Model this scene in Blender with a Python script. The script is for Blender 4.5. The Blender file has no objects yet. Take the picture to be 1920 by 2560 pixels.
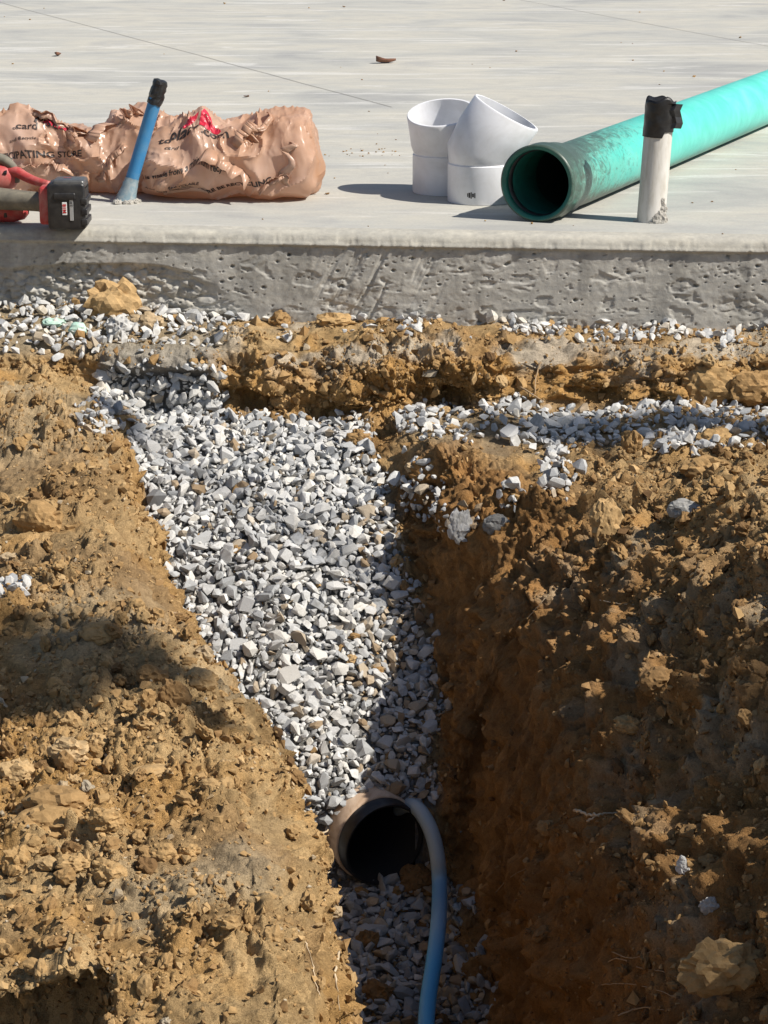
import bpy, bmesh, math, random
import numpy as np
from mathutils import Vector, Matrix
from mathutils.bvhtree import BVHTree

R = math.radians
rng = np.random.default_rng(7)
random.seed(7)
scene = bpy.context.scene
C = scene.collection

# ------------------------------------------------------------------ camera
CAM = np.array([0.0, -5.35, 0.90]); PITCH = R(16.05); FPX = 5960.0     # FPX: focal length in pixels of the 1920 wide photo
cam = bpy.data.cameras.new('camera'); camo = bpy.data.objects.new('camera', cam); C.objects.link(camo)
camo.location = CAM; camo.rotation_euler = (R(90) - PITCH, 0, 0)
cam.sensor_fit = 'HORIZONTAL'; cam.sensor_width = 36; cam.lens = 36 * FPX / 1920
cam.clip_start = 0.1; cam.clip_end = 500
scene.camera = camo
scene.render.resolution_x, scene.render.resolution_y = 768, 1024

# ------------------------------------------------------------------ light
EL, AZ = R(46), R(22)          # sun to the right, a little behind the camera
SUN = Vector((math.cos(EL) * math.cos(AZ), -math.cos(EL) * math.sin(AZ), math.sin(EL)))
world = bpy.data.worlds.new('World'); scene.world = world; world.use_nodes = True
wn = world.node_tree
sky = wn.nodes.new('ShaderNodeTexSky'); sky.sky_type = 'NISHITA'; sky.sun_disc = False
sky.sun_elevation = EL; sky.sun_rotation = math.atan2(SUN.x, SUN.y)
wn.links.new(sky.outputs[0], wn.nodes['Background'].inputs[0]); wn.nodes['Background'].inputs[1].default_value = 0.068
sl = bpy.data.lights.new('sun', 'SUN'); sl.energy = 4.8; sl.angle = R(0.53); sl.color = (1.0, 0.94, 0.85)
slo = bpy.data.objects.new('sun', sl); C.objects.link(slo)
slo.rotation_euler = SUN.to_track_quat('Z', 'Y').to_euler(); slo.location = SUN * 20
vs = scene.view_settings; vs.view_transform = 'Standard'; vs.look = 'None'; vs.gamma = 1; vs.use_curve_mapping = False; vs.exposure = 0.4

# ------------------------------------------------------------------ helpers
def ray(u, v):
    a, b = (u - 960) / FPX, -(v - 1280) / FPX
    s, c = math.sin(PITCH), math.cos(PITCH)
    return np.array([a, c + b * s, -s + b * c])
def at_z(u, v, z):
    d = ray(u, v); return CAM + d * ((z - CAM[2]) / d[2])
def at_y(u, v, y):
    d = ray(u, v); return CAM + d * ((y - CAM[1]) / d[1])
def project(P):
    d = np.asarray(P) - CAM; s, c = math.sin(PITCH), math.cos(PITCH)
    dep = d[..., 1] * c - d[..., 2] * s
    up = d[..., 1] * s + d[..., 2] * c
    return 960 + FPX * d[..., 0] / dep, 1280 - FPX * up / dep, dep
def slab_y(x): return 0.106 - 0.094 * x

def tag(o, label=None, cat=None, group=None, kind=None):
    if label: o['label'] = label
    if cat: o['category'] = cat
    if group: o['group'] = group
    if kind: o['kind'] = kind
    return o
def empty(name, loc=(0, 0, 0)):
    o = bpy.data.objects.new(name, None); o.location = loc; o.empty_display_size = 0.05; C.objects.link(o); return o
def link(name, me, mat=None, parent=None, smooth=True):
    o = bpy.data.objects.new(name, me); C.objects.link(o)
    if mat and not me.materials: me.materials.append(mat)
    if smooth is not None: me.polygons.foreach_set('use_smooth', np.full(len(me.polygons), smooth))
    if parent:
        o.parent = parent; o.matrix_parent_inverse = Matrix.Translation(-Vector(parent.location))
    return o
def np_mesh(name, V, F, attrs=None):
    V = np.asarray(V, np.float32); F = np.asarray(F, np.int32)
    me = bpy.data.meshes.new(name); n, k = F.shape
    me.vertices.add(len(V)); me.vertices.foreach_set('co', V.ravel())
    me.loops.add(n * k); me.loops.foreach_set('vertex_index', F.ravel())
    me.polygons.add(n); me.polygons.foreach_set('loop_start', np.arange(0, n * k, k, dtype=np.int32))
    me.polygons.foreach_set('loop_total', np.full(n, k, np.int32))
    me.update(calc_edges=True)
    for nm, A in (attrs or {}).items():
        A = np.asarray(A, np.float32)
        if A.ndim == 1:
            me.attributes.new(nm, 'FLOAT', 'POINT').data.foreach_set('value', A)
        else:
            if A.shape[1] == 3: A = np.c_[A, np.ones(len(A), np.float32)]
            me.attributes.new(nm, 'FLOAT_COLOR', 'POINT').data.foreach_set('color', A.ravel())
    return me
def grid_faces(nr, nc, wrap=False):
    i = np.arange(nr - 1)[:, None]; j = np.arange(nc if wrap else nc - 1)[None, :]; j2 = (j + 1) % nc
    return np.stack([i * nc + j, i * nc + j2, (i + 1) * nc + j2, (i + 1) * nc + j], -1).reshape(-1, 4)
def bm_mesh(name, bm):
    me = bpy.data.meshes.new(name); bm.to_mesh(me); bm.free(); return me

# ---- vectorised noise
def _h(ix, iy, iz, seed):
    n = (ix * 374761393 + iy * 668265263 + iz * 2147483647 + seed * 974634777) & 0xFFFFFFFF
    n = ((n ^ (n >> 13)) * 1274126177) & 0xFFFFFFFF
    n = ((n ^ (n >> 15)) * 2246822519) & 0xFFFFFFFF
    return ((n ^ (n >> 16)) & 0xFFFFFF).astype(np.float32) / np.float32(0xFFFFFF)
def vnoise(P, seed=0):
    P = P.astype(np.float32); I = np.floor(P); f = P - I; I = I.astype(np.int64); f = f * f * f * (f * (f * 6 - 15) + 10)
    x, y, z = I[:, 0], I[:, 1], I[:, 2]; out = 0
    for dx in (0, 1):
        wx = f[:, 0] if dx else 1 - f[:, 0]
        for dy in (0, 1):
            wy = f[:, 1] if dy else 1 - f[:, 1]
            for dz in (0, 1):
                wz = f[:, 2] if dz else 1 - f[:, 2]
                out = out + wx * wy * wz * _h(x + dx, y + dy, z + dz, seed)
    return out * 2 - 1
def fbm(P, octv=4, seed=0, gain=0.5):
    a, s, t = 1.0, 0.0, 0.0
    for o in range(octv):
        s = s + a * vnoise(P * (2.03 ** o) + o * 17.3, seed + o); t += a; a *= gain
    return s / t
def cells(P, seed=0):
    """returns F1, F2, per-cell random and tilted-plane height (broken facets)"""
    P = P.astype(np.float32); I = np.floor(P).astype(np.int64); n = len(P)
    f1 = np.full(n, 9., np.float32); f2 = np.full(n, 9., np.float32); rv = np.zeros(n, np.float32); tl = np.zeros(n, np.float32)
    for dx in (-1, 0, 1):
        for dy in (-1, 0, 1):
            for dz in (-1, 0, 1):
                x, y, z = I[:, 0] + dx, I[:, 1] + dy, I[:, 2] + dz
                h1, h2, h3 = _h(x, y, z, seed), _h(x, y, z, seed + 1), _h(x, y, z, seed + 2)
                D = np.stack([P[:, 0] - x - h1, P[:, 1] - y - h2, P[:, 2] - z - h3], 1)
                d = np.sqrt((D * D).sum(1)); m = d < f1
                f2 = np.where(m, f1, np.minimum(f2, d)); f1 = np.where(m, d, f1)
                h4 = _h(x, y, z, seed + 3)
                rv = np.where(m, h4, rv)
                g = D[:, 0] * (h2 * 2 - 1) + D[:, 1] * (h3 * 2 - 1) + D[:, 2] * (h1 * 2 - 1)
                tl = np.where(m, g, tl)
    return f1, f2, rv, tl
def sstep(a, b, x):
    t = np.clip((x - a) / (b - a), 0, 1); return t * t * (3 - 2 * t)

# ---- materials
class NT:
    def __init__(s, name):
        s.m = bpy.data.materials.new(name); s.m.use_nodes = True; s.t = s.m.node_tree
        s.b = s.t.nodes['Principled BSDF']; s.out = s.t.nodes['Material Output']
    def n(s, typ, **k):
        nd = s.t.nodes.new('ShaderNode' + typ)
        for a, b in k.items(): setattr(nd, a, b)
        return nd
    def l(s, a, b): s.t.links.new(a, b)
    def coord(s, scale=(1, 1, 1), out='Object', rot=(0, 0, 0)):
        c = s.n('TexCoord'); m = s.n('Mapping'); m.inputs['Scale'].default_value = scale; m.inputs['Rotation'].default_value = rot
        s.l(c.outputs[out], m.inputs[0]); return m.outputs[0]
    def noise(s, vec, scale, detail=5, rough=0.6, dist=0):
        t = s.n('TexNoise'); t.inputs['Scale'].default_value = scale; t.inputs['Detail'].default_value = detail
        t.inputs['Roughness'].default_value = rough; t.inputs['Distortion'].default_value = dist
        s.l(vec, t.inputs['Vector']); return t.outputs[0]
    def ramp(s, fac, stops):
        r = s.n('ValToRGB'); e = r.color_ramp.elements
        while len(e) < len(stops): e.new(0.5)
        for el, (p, c) in zip(e, stops):
            el.position = p; el.color = (*c, 1) if len(c) == 3 else c
        s.l(fac, r.inputs[0]); return r.outputs[0]
    def mix(s, fac, a, b, mode='MIX'):
        m = s.n('Mix', data_type='RGBA', blend_type=mode)
        for k, x in ((0, fac), (6, a), (7, b)):
            if isinstance(x, (int, float)): m.inputs[k].default_value = x
            elif isinstance(x, tuple): m.inputs[k].default_value = (*x, 1)
            else: s.l(x, m.inputs[k])
        return m.outputs[2]
    def bump(s, h, strength=0.5, dist=0.01, prev=None):
        b = s.n('Bump'); b.inputs['Strength'].default_value = strength; b.inputs['Distance'].default_value = dist
        s.l(h, b.inputs['Height'])
        if prev: s.l(prev, b.inputs['Normal'])
        return b.outputs[0]
    def set(s, color=None, rough=None, normal=None, **k):
        for key, x in (('Base Color', color), ('Roughness', rough), ('Normal', normal)):
            if x is None: continue
            if isinstance(x, (int, float)): s.b.inputs[key].default_value = x
            elif isinstance(x, tuple): s.b.inputs[key].default_value = (*x, 1)
            else: s.l(x, s.b.inputs[key])
        for key, x in k.items(): s.b.inputs[key.replace('_', ' ')].default_value = x
        return s.m

def mat_soil():
    t = NT('soil'); a = t.n('Attribute', attribute_name='col'); v = t.coord()
    n1 = t.noise(v, 90, 6, 0.7); n2 = t.noise(v, 420, 4, 0.7)
    k = t.ramp(n1, [(0.25, (0.62, 0.6, 0.56)), (0.5, (1, 1, 1)), (0.75, (1.25, 1.25, 1.22))])
    col = t.mix(1.0, a.outputs[0], k, 'MULTIPLY')
    k2 = t.ramp(n2, [(0.3, (0.75, 0.74, 0.72)), (0.7, (1.15, 1.15, 1.15))])
    col = t.mix(1.0, col, k2, 'MULTIPLY')
    b = t.bump(n1, 0.9, 0.010); b = t.bump(n2, 0.9, 0.004, b)
    return t.set(col, 0.95, b, Specular_IOR_Level=0.15)
def mat_stone(name, ramp):
    t = NT(name); a = t.n('Attribute', attribute_name='tint'); v = t.coord()
    n1 = t.noise(v, 55, 5, 0.65); n2 = t.noise(v, 260, 4, 0.7)
    col = t.ramp(a.outputs[2], ramp)
    k = t.ramp(n1, [(0.3, (0.72, 0.71, 0.68)), (0.55, (1, 1, 1)), (0.75, (1.15, 1.15, 1.15))])
    col = t.mix(1.0, col, k, 'MULTIPLY')
    k2 = t.ramp(n2, [(0.3, (0.85, 0.84, 0.83)), (0.7, (1.08, 1.08, 1.08))]); col = t.mix(1.0, col, k2, 'MULTIPLY')
    b = t.bump(n1, 0.35, 0.004); b = t.bump(n2, 0.4, 0.0015, b)
    return t.set(col, 0.85, b, Specular_IOR_Level=0.25)
M_soil = mat_soil()
M_gravel = mat_stone('gravel_stone', [(0.0, (0.24, 0.25, 0.265)), (0.3, (0.41, 0.42, 0.425)), (0.62, (0.58, 0.575, 0.56)), (0.85, (0.66, 0.64, 0.59)), (0.93, (0.44, 0.37, 0.28)), (1.0, (0.32, 0.23, 0.14))])
M_clod = mat_stone('soil_clod', [(0.0, (0.15, 0.085, 0.036)), (0.3, (0.30, 0.18, 0.075)), (0.6, (0.39, 0.25, 0.11)), (0.85, (0.46, 0.31, 0.15)), (1.0, (0.40, 0.34, 0.25))])
def mat_concrete_top():
    t = NT('concrete_top'); v = t.coord((0.8, 1.2, 1)); v2 = t.coord((1, 2.0, 1)); v3 = t.coord((1, 1, 1))
    n1 = t.noise(v, 1.6, 8, 0.62, 0.6); n2 = t.noise(v2, 5.5, 6, 0.7, 1.2); n3 = t.noise(v3, 130, 4, 0.7); n4 = t.noise(t.coord((0.35, 2.4, 1)), 2.3, 7, 0.68, 1.8)
    c = t.ramp(n1, [(0.30, (0.32, 0.32, 0.31)), (0.45, (0.425, 0.42, 0.385)), (0.58, (0.485, 0.465, 0.405)), (0.72, (0.36, 0.358, 0.345))])
    c = t.mix(t.ramp(n2, [(0.45, (0, 0, 0)), (0.75, (0.5, 0.5, 0.5))]), c, (0.30, 0.30, 0.30))
    c = t.mix(t.ramp(n4, [(0.56, (0, 0, 0)), (0.62, (0.5, 0.5, 0.5)), (0.70, (0, 0, 0))]), c, (0.68, 0.67, 0.64))
    c = t.mix(1.0, c, t.ramp(n3, [(0.3, (0.9, 0.9, 0.9)), (0.7, (1.06, 1.06, 1.06))]), 'MULTIPLY')
    b = t.bump(n2, 0.25, 0.01); b = t.bump(n3, 0.2, 0.001, b)
    return t.set(c, 0.72, b, Specular_IOR_Level=0.3)
def mat_concrete_face():
    t = NT('concrete_face'); a = t.n('Attribute', attribute_name='col'); v = t.coord(); v2 = t.coord((1, 1, 5))
    n1 = t.noise(v, 60, 6, 0.7); n2 = t.noise(v, 300, 4, 0.7); n3 = t.noise(v2, 12, 5, 0.7)
    c = t.mix(1.0, a.outputs[0], t.ramp(n1, [(0.3, (0.8, 0.8, 0.8)), (0.7, (1.12, 1.12, 1.1))]), 'MULTIPLY')
    c = t.mix(1.0, c, t.ramp(n3, [(0.3, (0.82, 0.83, 0.85)), (0.7, (1.1, 1.09, 1.06))]), 'MULTIPLY')
    b = t.bump(n1, 0.35, 0.003); b = t.bump(n2, 0.4, 0.0012, b)
    return t.set(c, 0.9, b, Specular_IOR_Level=0.2)
M_ctop, M_cface = mat_concrete_top(), mat_concrete_face()

# ------------------------------------------------------------------ the excavation (one lofted sheet, displaced)
# columns: 0 far left, 1,2,3 left bank, 4 shoulder, 5 wall lip, 6 wall foot, 7 floor, 8 right wall foot, 9 top of cut, 10 crest, 11 right bank, 12 far right
XUP = [-1.6, -1.0, -0.76, -0.66, -0.585, -0.535, -0.28, -0.03, 0.05, 0.27, 1.25]
def row_up(dy, zs): return [(x, slab_y(x) + dy, z) for x, z in zip(XUP, zs)]
def row(y, xz): return [(x, y, z) for x, z in xz]
NET = [
 row_up(0.30, [-0.20] * 11),
 row_up(0.0, [-0.170, -0.172, -0.172, -0.172, -0.174, -0.176, -0.186, -0.188, -0.188, -0.188, -0.186]),
 row_up(-0.13, [-0.195, -0.195, -0.195, -0.20, -0.20, -0.20, -0.198, -0.20, -0.20, -0.20, -0.20]),
 row_up(-0.215, [-0.235, -0.235, -0.236, -0.238, -0.238, -0.238, -0.232, -0.232, -0.232, -0.228, -0.228]),
 row_up(-0.235, [-0.28, -0.275, -0.275, -0.285, -0.30, -0.305, -0.30, -0.29, -0.285, -0.285, -0.28]),
 row_up(-0.245, [-0.29, -0.285, -0.29, -0.31, -0.35, -0.385, -0.378, -0.370, -0.355, -0.34, -0.335]),
 row(-0.32, [(-1.6, -.28), (-1.0, -.275), (-.78, -.28), (-.67, -.30), (-.60, -.335), (-.555, -.41), (-.28, -.415), (-.03, -.415), (.05, -.365), (.26, -.345), (1.25, -.335)]),
 row(-0.50, [(-1.6, -.31), (-1.0, -.31), (-.77, -.33), (-.645, -.36), (-.56, -.385), (-.525, -.505), (-.26, -.49), (.03, -.50), (.11, -.41), (.27, -.365), (1.25, -.335)]),
 row(-0.70, [(-1.6, -.32), (-1.0, -.33), (-.75, -.355), (-.61, -.38), (-.52, -.405), (-.475, -.61), (-.23, -.585), (.07, -.62), (.17, -.47), (.40, -.375), (1.25, -.32)]),
 row(-0.90, [(-1.6, -.33), (-1.0, -.34), (-.72, -.365), (-.575, -.39), (-.48, -.41), (-.43, -.71), (-.18, -.69), (.115, -.74), (.22, -.52), (.49, -.355), (1.25, -.28)]),
 row(-1.135, [(-1.6, -.34), (-1.0, -.345), (-.70, -.37), (-.53, -.395), (-.435, -.42), (-.38, -.85), (-.12, -.855), (.155, -.90), (.255, -.56), (.565, -.30), (1.25, -.20)]),
 row(-1.185, [(-1.6, -.34), (-1.0, -.35), (-.68, -.37), (-.50, -.40), (-.405, -.425), (-.34, -1.02), (-.05, -1.055), (.185, -1.06), (.275, -.59), (.61, -.26), (1.25, -.16)]),
 row(-1.45, [(-1.6, -.34), (-1.0, -.35), (-.64, -.375), (-.445, -.405), (-.345, -.435), (-.28, -1.08), (-.02, -1.085), (.215, -1.09), (.305, -.60), (.67, -.20), (1.3, -.10)]),
 row(-1.75, [(-1.6, -.34), (-1.0, -.36), (-.60, -.38), (-.355, -.415), (-.25, -.45), (-.18, -1.10), (.03, -1.11), (.25, -1.12), (.335, -.62), (.72, -.15), (1.3, -.05)]),
 row(-2.15, [(-1.6, -.36), (-1.0, -.37), (-.55, -.39), (-.24, -.435), (-.12, -.475), (-.06, -1.12), (.1, -1.12), (.29, -1.12), (.37, -.65), (.78, -.12), (1.3, -.02)]),
 row(-2.65, [(-1.6, -.38), (-1.0, -.39), (-.50, -.41), (-.18, -.465), (-.065, -.515), (-.01, -1.12), (.15, -1.12), (.33, -1.12), (.41, -.68), (.80, -.12), (1.3, -.02)]),
 row(-3.2, [(-1.6, -.40), (-1.0, -.41), (-.48, -.44), (-.14, -.51), (-.02, -.56), (.03, -1.12), (.2, -1.12), (.37, -1.12), (.45, -.70), (.84, -.14), (1.3, -.05)]),
 row(-6.5, [(-1.6, -.60), (-1.0, -.60), (-.4, -.60), (.0, -.60), (.1, -.61), (.15, -.62), (.4, -.62), (.7, -.62), (.8, -.61), (1.1, -.60), (1.6, -.60)]),
]
NET = [[(-60, r[0][1], r[0][2])] + r + [(60, r[-1][1], r[-1][2])] for r in NET]
NET.append([(p[0], -80.0, -.6) for p in NET[-1]])
NET = np.array(NET)
CREST = [(212, 1125), (250, 1250), (285, 1400), (325, 1500), (400, 1640), (490, 1780), (565, 1950), (630, 2150), (690, 2350), (715, 2560), (730, 2750)]
BRINK = [(290, 1130), (330, 1250), (372, 1340), (432, 1500), (530, 1680), (640, 1810), (705, 1930), (765, 2030), (830, 2300), (848, 2560), (860, 2750)]
for i in range(7, 17):
    y_ = NET[i, 4, 1]; zc_ = np.interp(-y_, [0.4, 1.4, 2.2, 3.2], [-.36, -.365, -.39, -.46])          # crest of the left bank, then a steep worn face
    cr = np.array([at_z(u, v, zc_) for u, v in CREST]); lp = np.array([at_z(u, v, zc_ - 0.125) for u, v in BRINK])
    NET[i, 4] = (np.interp(-y_, -cr[:, 1], cr[:, 0]), y_, zc_); xb = np.interp(-y_, -lp[:, 1], lp[:, 0]); NET[i, 5] = (xb, y_, zc_ - 0.125)
    NET[i, 6, 0] = max(NET[i, 6, 0], xb + 0.035)
    NET[i, 3] = (NET[i, 4, 0] - 0.22, y_, zc_ - 0.03); NET[i, 2] = (NET[i, 4, 0] - 0.55, y_, zc_ - 0.075); NET[i, 1, 2] = zc_ - 0.08
    NET[i, 9, 2] += 0.06
for i in range(10, 17): NET[i, 8, 0] -= 0.055; NET[i, 9, 0] -= 0.02
NET[1:4, :, 2] -= 0.022; NET[4, :, 2] -= 0.012
RS = [4, 22, 32, 24, 18, 26, 26, 48, 52, 52, 54, 46, 70, 90, 124, 150, 110, 6, 2]     # samples per row interval
CS = [2, 66, 104, 76, 44, 36, 100, 80, 80, 116, 124, 60, 2]
nR, nC = NET.shape[:2]
def interp_axis(P, counts):
    """piecewise interpolation along axis 0 : half linear, half Catmull-Rom"""
    out, idx = [], []
    n = len(P)
    for i in range(n - 1):
        p0, p1, p2, p3 = P[max(i - 1, 0)], P[i], P[i + 1], P[min(i + 2, n - 1)]
        t = np.linspace(0, 1, counts[i], endpoint=False)[:, None, None]
        lin = p1 + (p2 - p1) * t
        cat = 0.5 * (2 * p1 + (p2 - p0) * t + (2 * p0 - 5 * p1 + 4 * p2 - p3) * t ** 2 + (3 * p1 - p0 - 3 * p2 + p3) * t ** 3)
        w = 0.0 if i in (0, n - 2, 1, n - 3) else 0.45
        out.append(lin * (1 - w) + cat * w); idx.append(i + t[:, 0, 0])
    out.append(P[-1:]); idx.append(np.array([n - 1.0]))
    return np.concatenate(out), np.concatenate(idx)
G, ri = interp_axis(NET, RS)
G2, ci = interp_axis(np.swapaxes(G, 0, 1), CS)
G = np.ascontiguousarray(np.swapaxes(G2, 0, 1)); nr, nc = G.shape[:2]
RI = np.repeat(ri, nc); CI = np.tile(ci, nr)
def normals(G):
    du = np.gradient(G, axis=1); dv = np.gradient(G, axis=0)
    N = np.cross(dv, du); N /= np.linalg.norm(N, axis=-1, keepdims=True) + 1e-12
    return np.where(N[..., 2:3] < -0.6, -N, N)
P = G.reshape(-1, 3); N = normals(G).reshape(-1, 3)
if N[:, 2].mean() < 0: N = -N
near = (np.abs(P[:, 0]) < 1.7) & (P[:, 1] > -3.4)
K = np.where(near)[0]; p = P[K]; ck, rk = CI[K], RI[K]
big = fbm(p * 5.0, 3, 3); mid = fbm(p * 17, 4, 11); fine = fbm(p * 60, 3, 19)
# masks
gm_floor = sstep(5.75, 6.15, ck + 0.12 * mid) * sstep(8.12, 7.85, ck + 0.25 * mid) * sstep(5.0, 5.4, rk)
gm_cut = sstep(4.0, 4.3, ck) * sstep(6.7, 6.5, ck + 0.25 * big) * sstep(3.3, 3.6, rk) * sstep(5.6, 5.0, rk)
gm_up = sstep(3.5, 2.6, rk) * sstep(6.8, 6.2, ck + 0.7 * big)
gm_shelf = sstep(8.6, 9.2, ck + 0.6 * mid) * sstep(4.6, 5.0, rk) * sstep(7.4, 6.3, rk + 0.9 * mid)
gm_base = sstep(2.2, 1.6, rk + 0.4 * mid)
gm = np.clip(np.maximum.reduce([gm_floor, gm_cut, gm_up * 0.75, gm_shelf * 0.75, gm_base * 0.5]), 0, 1)
lipm = sstep(2.5, 2.75, rk) * sstep(3.75, 3.4, rk) * sstep(4.0, 4.4, ck) * sstep(6.75, 6.5, ck + 0.2 * big)       # cement crust over the cut gravel
cliff = sstep(2.6, 3.2, rk) * sstep(5.6, 5.0, rk) * sstep(6.4, 6.7, ck)
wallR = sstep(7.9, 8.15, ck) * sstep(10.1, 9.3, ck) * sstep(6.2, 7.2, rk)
slopeR = sstep(8.9, 9.2, ck) * sstep(10.6, 9.9, ck) * sstep(8.0, 9.5, rk)
wallL = sstep(4.6, 5.0, ck) * sstep(6.2, 5.9, ck) * sstep(6, 6.5, rk)
# displacement
q = p + 0.02 * np.stack([fbm(p * 9, 2, 31), fbm(p * 9, 2, 32), fbm(p * 9, 2, 33)], 1)
f1, f2, rv, tl = cells(q * np.array([11, 11, 16]), 41); e1 = sstep(0.0, 0.22, f2 - f1)
g1, g2, rv2, tl2 = cells(q * np.array([30, 30, 40]), 51); e2 = sstep(0.0, 0.25, g2 - g1)
h1, h2, rv3, tl3 = cells(p * 85, 61); e3 = sstep(0.0, 0.3, h2 - h1)
loose = sstep(-0.4, 0.25, big + 0.5 * mid)            # cloddy areas against smooth scraped ones
soil = 1 - gm * 0.85
d = 0.022 * big + 0.011 * mid + 0.004 * fine
d += soil * (0.45 + 0.55 * loose) * (0.024 * (rv - 0.5) * e1 + 0.034 * tl * e1)
d += soil * (0.25 + 0.75 * loose) * (0.017 * (rv2 - 0.4) * e2 + 0.018 * tl2 * e2 + 0.009 * (rv3 - 0.4) * e3 + 0.006 * tl3) * (1 - 0.25 * wallR)
streak = fbm(p * np.array([26, 26, 2.5]), 4, 71); streak2 = fbm(p * np.array([70, 70, 5]), 3, 75)
d += wallR * (0.024 * streak + 0.014 * streak2 + 0.034 * fbm(p * 7, 3, 81) + 0.007 * fbm(p * np.array([150, 150, 16]), 2, 85))
d += wallL * 0.010 * streak + lipm * 0.030
d += cliff * (0.035 * fbm(p * np.array([8, 8, 12]), 4, 91) + 0.016 * tl * e1 + 0.012 * (rv2 - 0.5) * e2)
band = fbm(p * np.array([7, 10, 5]) + np.array([0, 0, 3]), 3, 95)
d += slopeR * (0.036 * band + 0.012 * tl * e1)
d -= cliff * 0.05 * sstep(0.1, 0.55, fbm(p * np.array([6, 4, 9]), 3, 97)) * sstep(3.9, 4.6, rk)      # little caves under the lip
# hollow in the left bank, hole in the right slope
def hollow(u, v, z, rad, depth, sq=(1, 1, 1)):
    c = at_z(u, v, z); dd = np.sqrt((((p - c) / np.array(sq)) ** 2).sum(1)); return -depth * sstep(rad, rad * 0.35, dd + 0.03 * mid)
d += hollow(1680, 1640, -0.42, 0.06, 0.075)
d += hollow(1235, 2290, -0.95, 0.09, 0.07)
d *= np.where(gm > 0.4, 0.75, 1)
P2 = P.copy(); P2[K] += N[K] * d[:, None]
lip0, lip1 = at_z(0, 2420, -0.44), at_z(290, 2450, -0.45)          # dug-out pit in the left bank
lip = np.interp(P2[K, 0], [lip0[0] - .3, lip0[0], lip1[0]], [lip0[1] + .05, lip0[1], lip1[1]]) + 0.02 * mid
pit0 = P2[K, 1] - lip
P2[K, 2] -= (0.012 * sstep(0.0, -0.012, pit0) + 0.22 * sstep(-0.012, -0.045, pit0)) * sstep(lip1[0] + 0.006, lip1[0] - 0.012, P2[K, 0] + 0.012 * mid) * sstep(lip1[1] - 0.5, lip1[1] - 0.4, P2[K, 1])
P2[K, 1] += 0.12 * sstep(0.002, -0.012, pit0) * sstep(lip1[0] + 0.006, lip1[0] - 0.03, P2[K, 0] + 0.012 * mid) * sstep(lip1[1] - 0.5, lip1[1] - 0.4, P2[K, 1])
# keep the sheet below the slab foot from poking through the slab top
# colours
tan_ = np.array([.49, .335, .165]); orange = np.array([.47, .27, .095]); brown = np.array([.23, .13, .055]); dusty = np.array([.44, .37, .26]); red = np.array([.37, .19, .065]); grey = np.array([.20, .195, .185]); pale = np.array([.52, .46, .37])
def mixc(a, b, m): return a * (1 - m[:, None]) + b * m[:, None]
c = np.tile(tan_, (len(p), 1))
c = mixc(c, orange, sstep(-0.05, 0.4, fbm(p * 7 + 5, 3, 101)) * 0.8)
c = mixc(c, brown, sstep(0.05, 0.5, fbm(p * 5 + 9, 4, 105)) * 0.55)
c = mixc(c, dusty, sstep(0.1, 0.5, fbm(p * 4 + 2, 4, 109)) * 0.5 * (1 - wallR))
bankL = sstep(5.0, 4.2, ck) * sstep(6.5, 7.5, rk) * sstep(13.6, 12.0, rk + 0.8 * big)
c = mixc(c, np.array([.30, .20, .105]), bankL * sstep(-0.35, 0.25, fbm(p * 3 + 7, 3, 121)) * 0.75)
c = mixc(c, orange, cliff * 0.75)
c = mixc(c, pale, sstep(-0.05, 0.35, fbm(p * np.array([9, 9, 14]), 3, 113)) * sstep(4.2, 3.4, rk) * 0.8)
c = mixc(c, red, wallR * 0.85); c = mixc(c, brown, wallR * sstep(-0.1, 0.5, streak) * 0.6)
c = mixc(c, dusty * 1.05, slopeR * sstep(0.0, 0.5, fbm(p * 8, 3, 117)) * 0.7)
c = mixc(c, orange * 0.9, wallL * 0.4)
c *= (0.82 + 0.36 * rv2[:, None] * (1 - 0.5 * gm[:, None])); c *= (0.9 + 0.2 * rv[:, None])
c = mixc(c, np.array([.42, .405, .37]), lipm * 0.85)
c = mixc(c, grey, np.clip(gm_floor + gm_cut, 0, 1)); c = mixc(c, dusty * 0.8, np.clip(gm_up * 0.7 + gm_shelf * 0.5, 0, 0.8))
COL = np.tile(tan_, (len(P), 1)); COL[K] = c
GM = np.zeros(len(P)); GM[K] = gm
def spread(full, vals): a = np.zeros(len(P)); a[full] = vals; return a
mouth = at_y(962, 2112, -1.185); pdir = np.array([-0.46, 0.88, 0.06]); pdir /= np.linalg.norm(pdir)           # buried pipe: keep its bore clear
def in_bore(Q, rad, a0=-0.05): rel = Q - mouth; al = rel @ pdir; return (np.linalg.norm(rel - al[:, None] * pdir, axis=1) < rad) & (al > a0) & (al < 0.6)
fr_ = in_bore(P2, 0.10, -0.10) & ((P2 - mouth) @ pdir < 0.012); P2[fr_, 2] = np.minimum(P2[fr_, 2], mouth[2] - 0.082)
GF = grid_faces(nr, nc)[:, ::-1]; inb = in_bore(P2, 0.083, 0.0); GF = GF[~inb[GF].any(1)]
ground_me = np_mesh('ground', P2, GF, {'col': COL})
ground = link('ground', ground_me, M_soil); tag(ground, kind='structure')
N2 = normals(P2.reshape(nr, nc, 3)).reshape(-1, 3)
if N2[:, 2].mean() < 0: N2 = -N2
# decimated tree for ray casts
bvh = BVHTree.FromPolygons([Vector(x) for x in P2.reshape(nr, nc, 3)[::2, ::2].reshape(-1, 3)], grid_faces(len(range(0, nr, 2)), len(range(0, nc, 2))).tolist())
def hit(u, v):
    dv = Vector(ray(u, v)).normalized(); h = bvh.ray_cast(Vector(CAM), dv)
    return (np.array(h[0]), np.array(h[1])) if h[0] else (at_z(u, v, -0.4), np.array([0, 0, 1.]))
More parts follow.
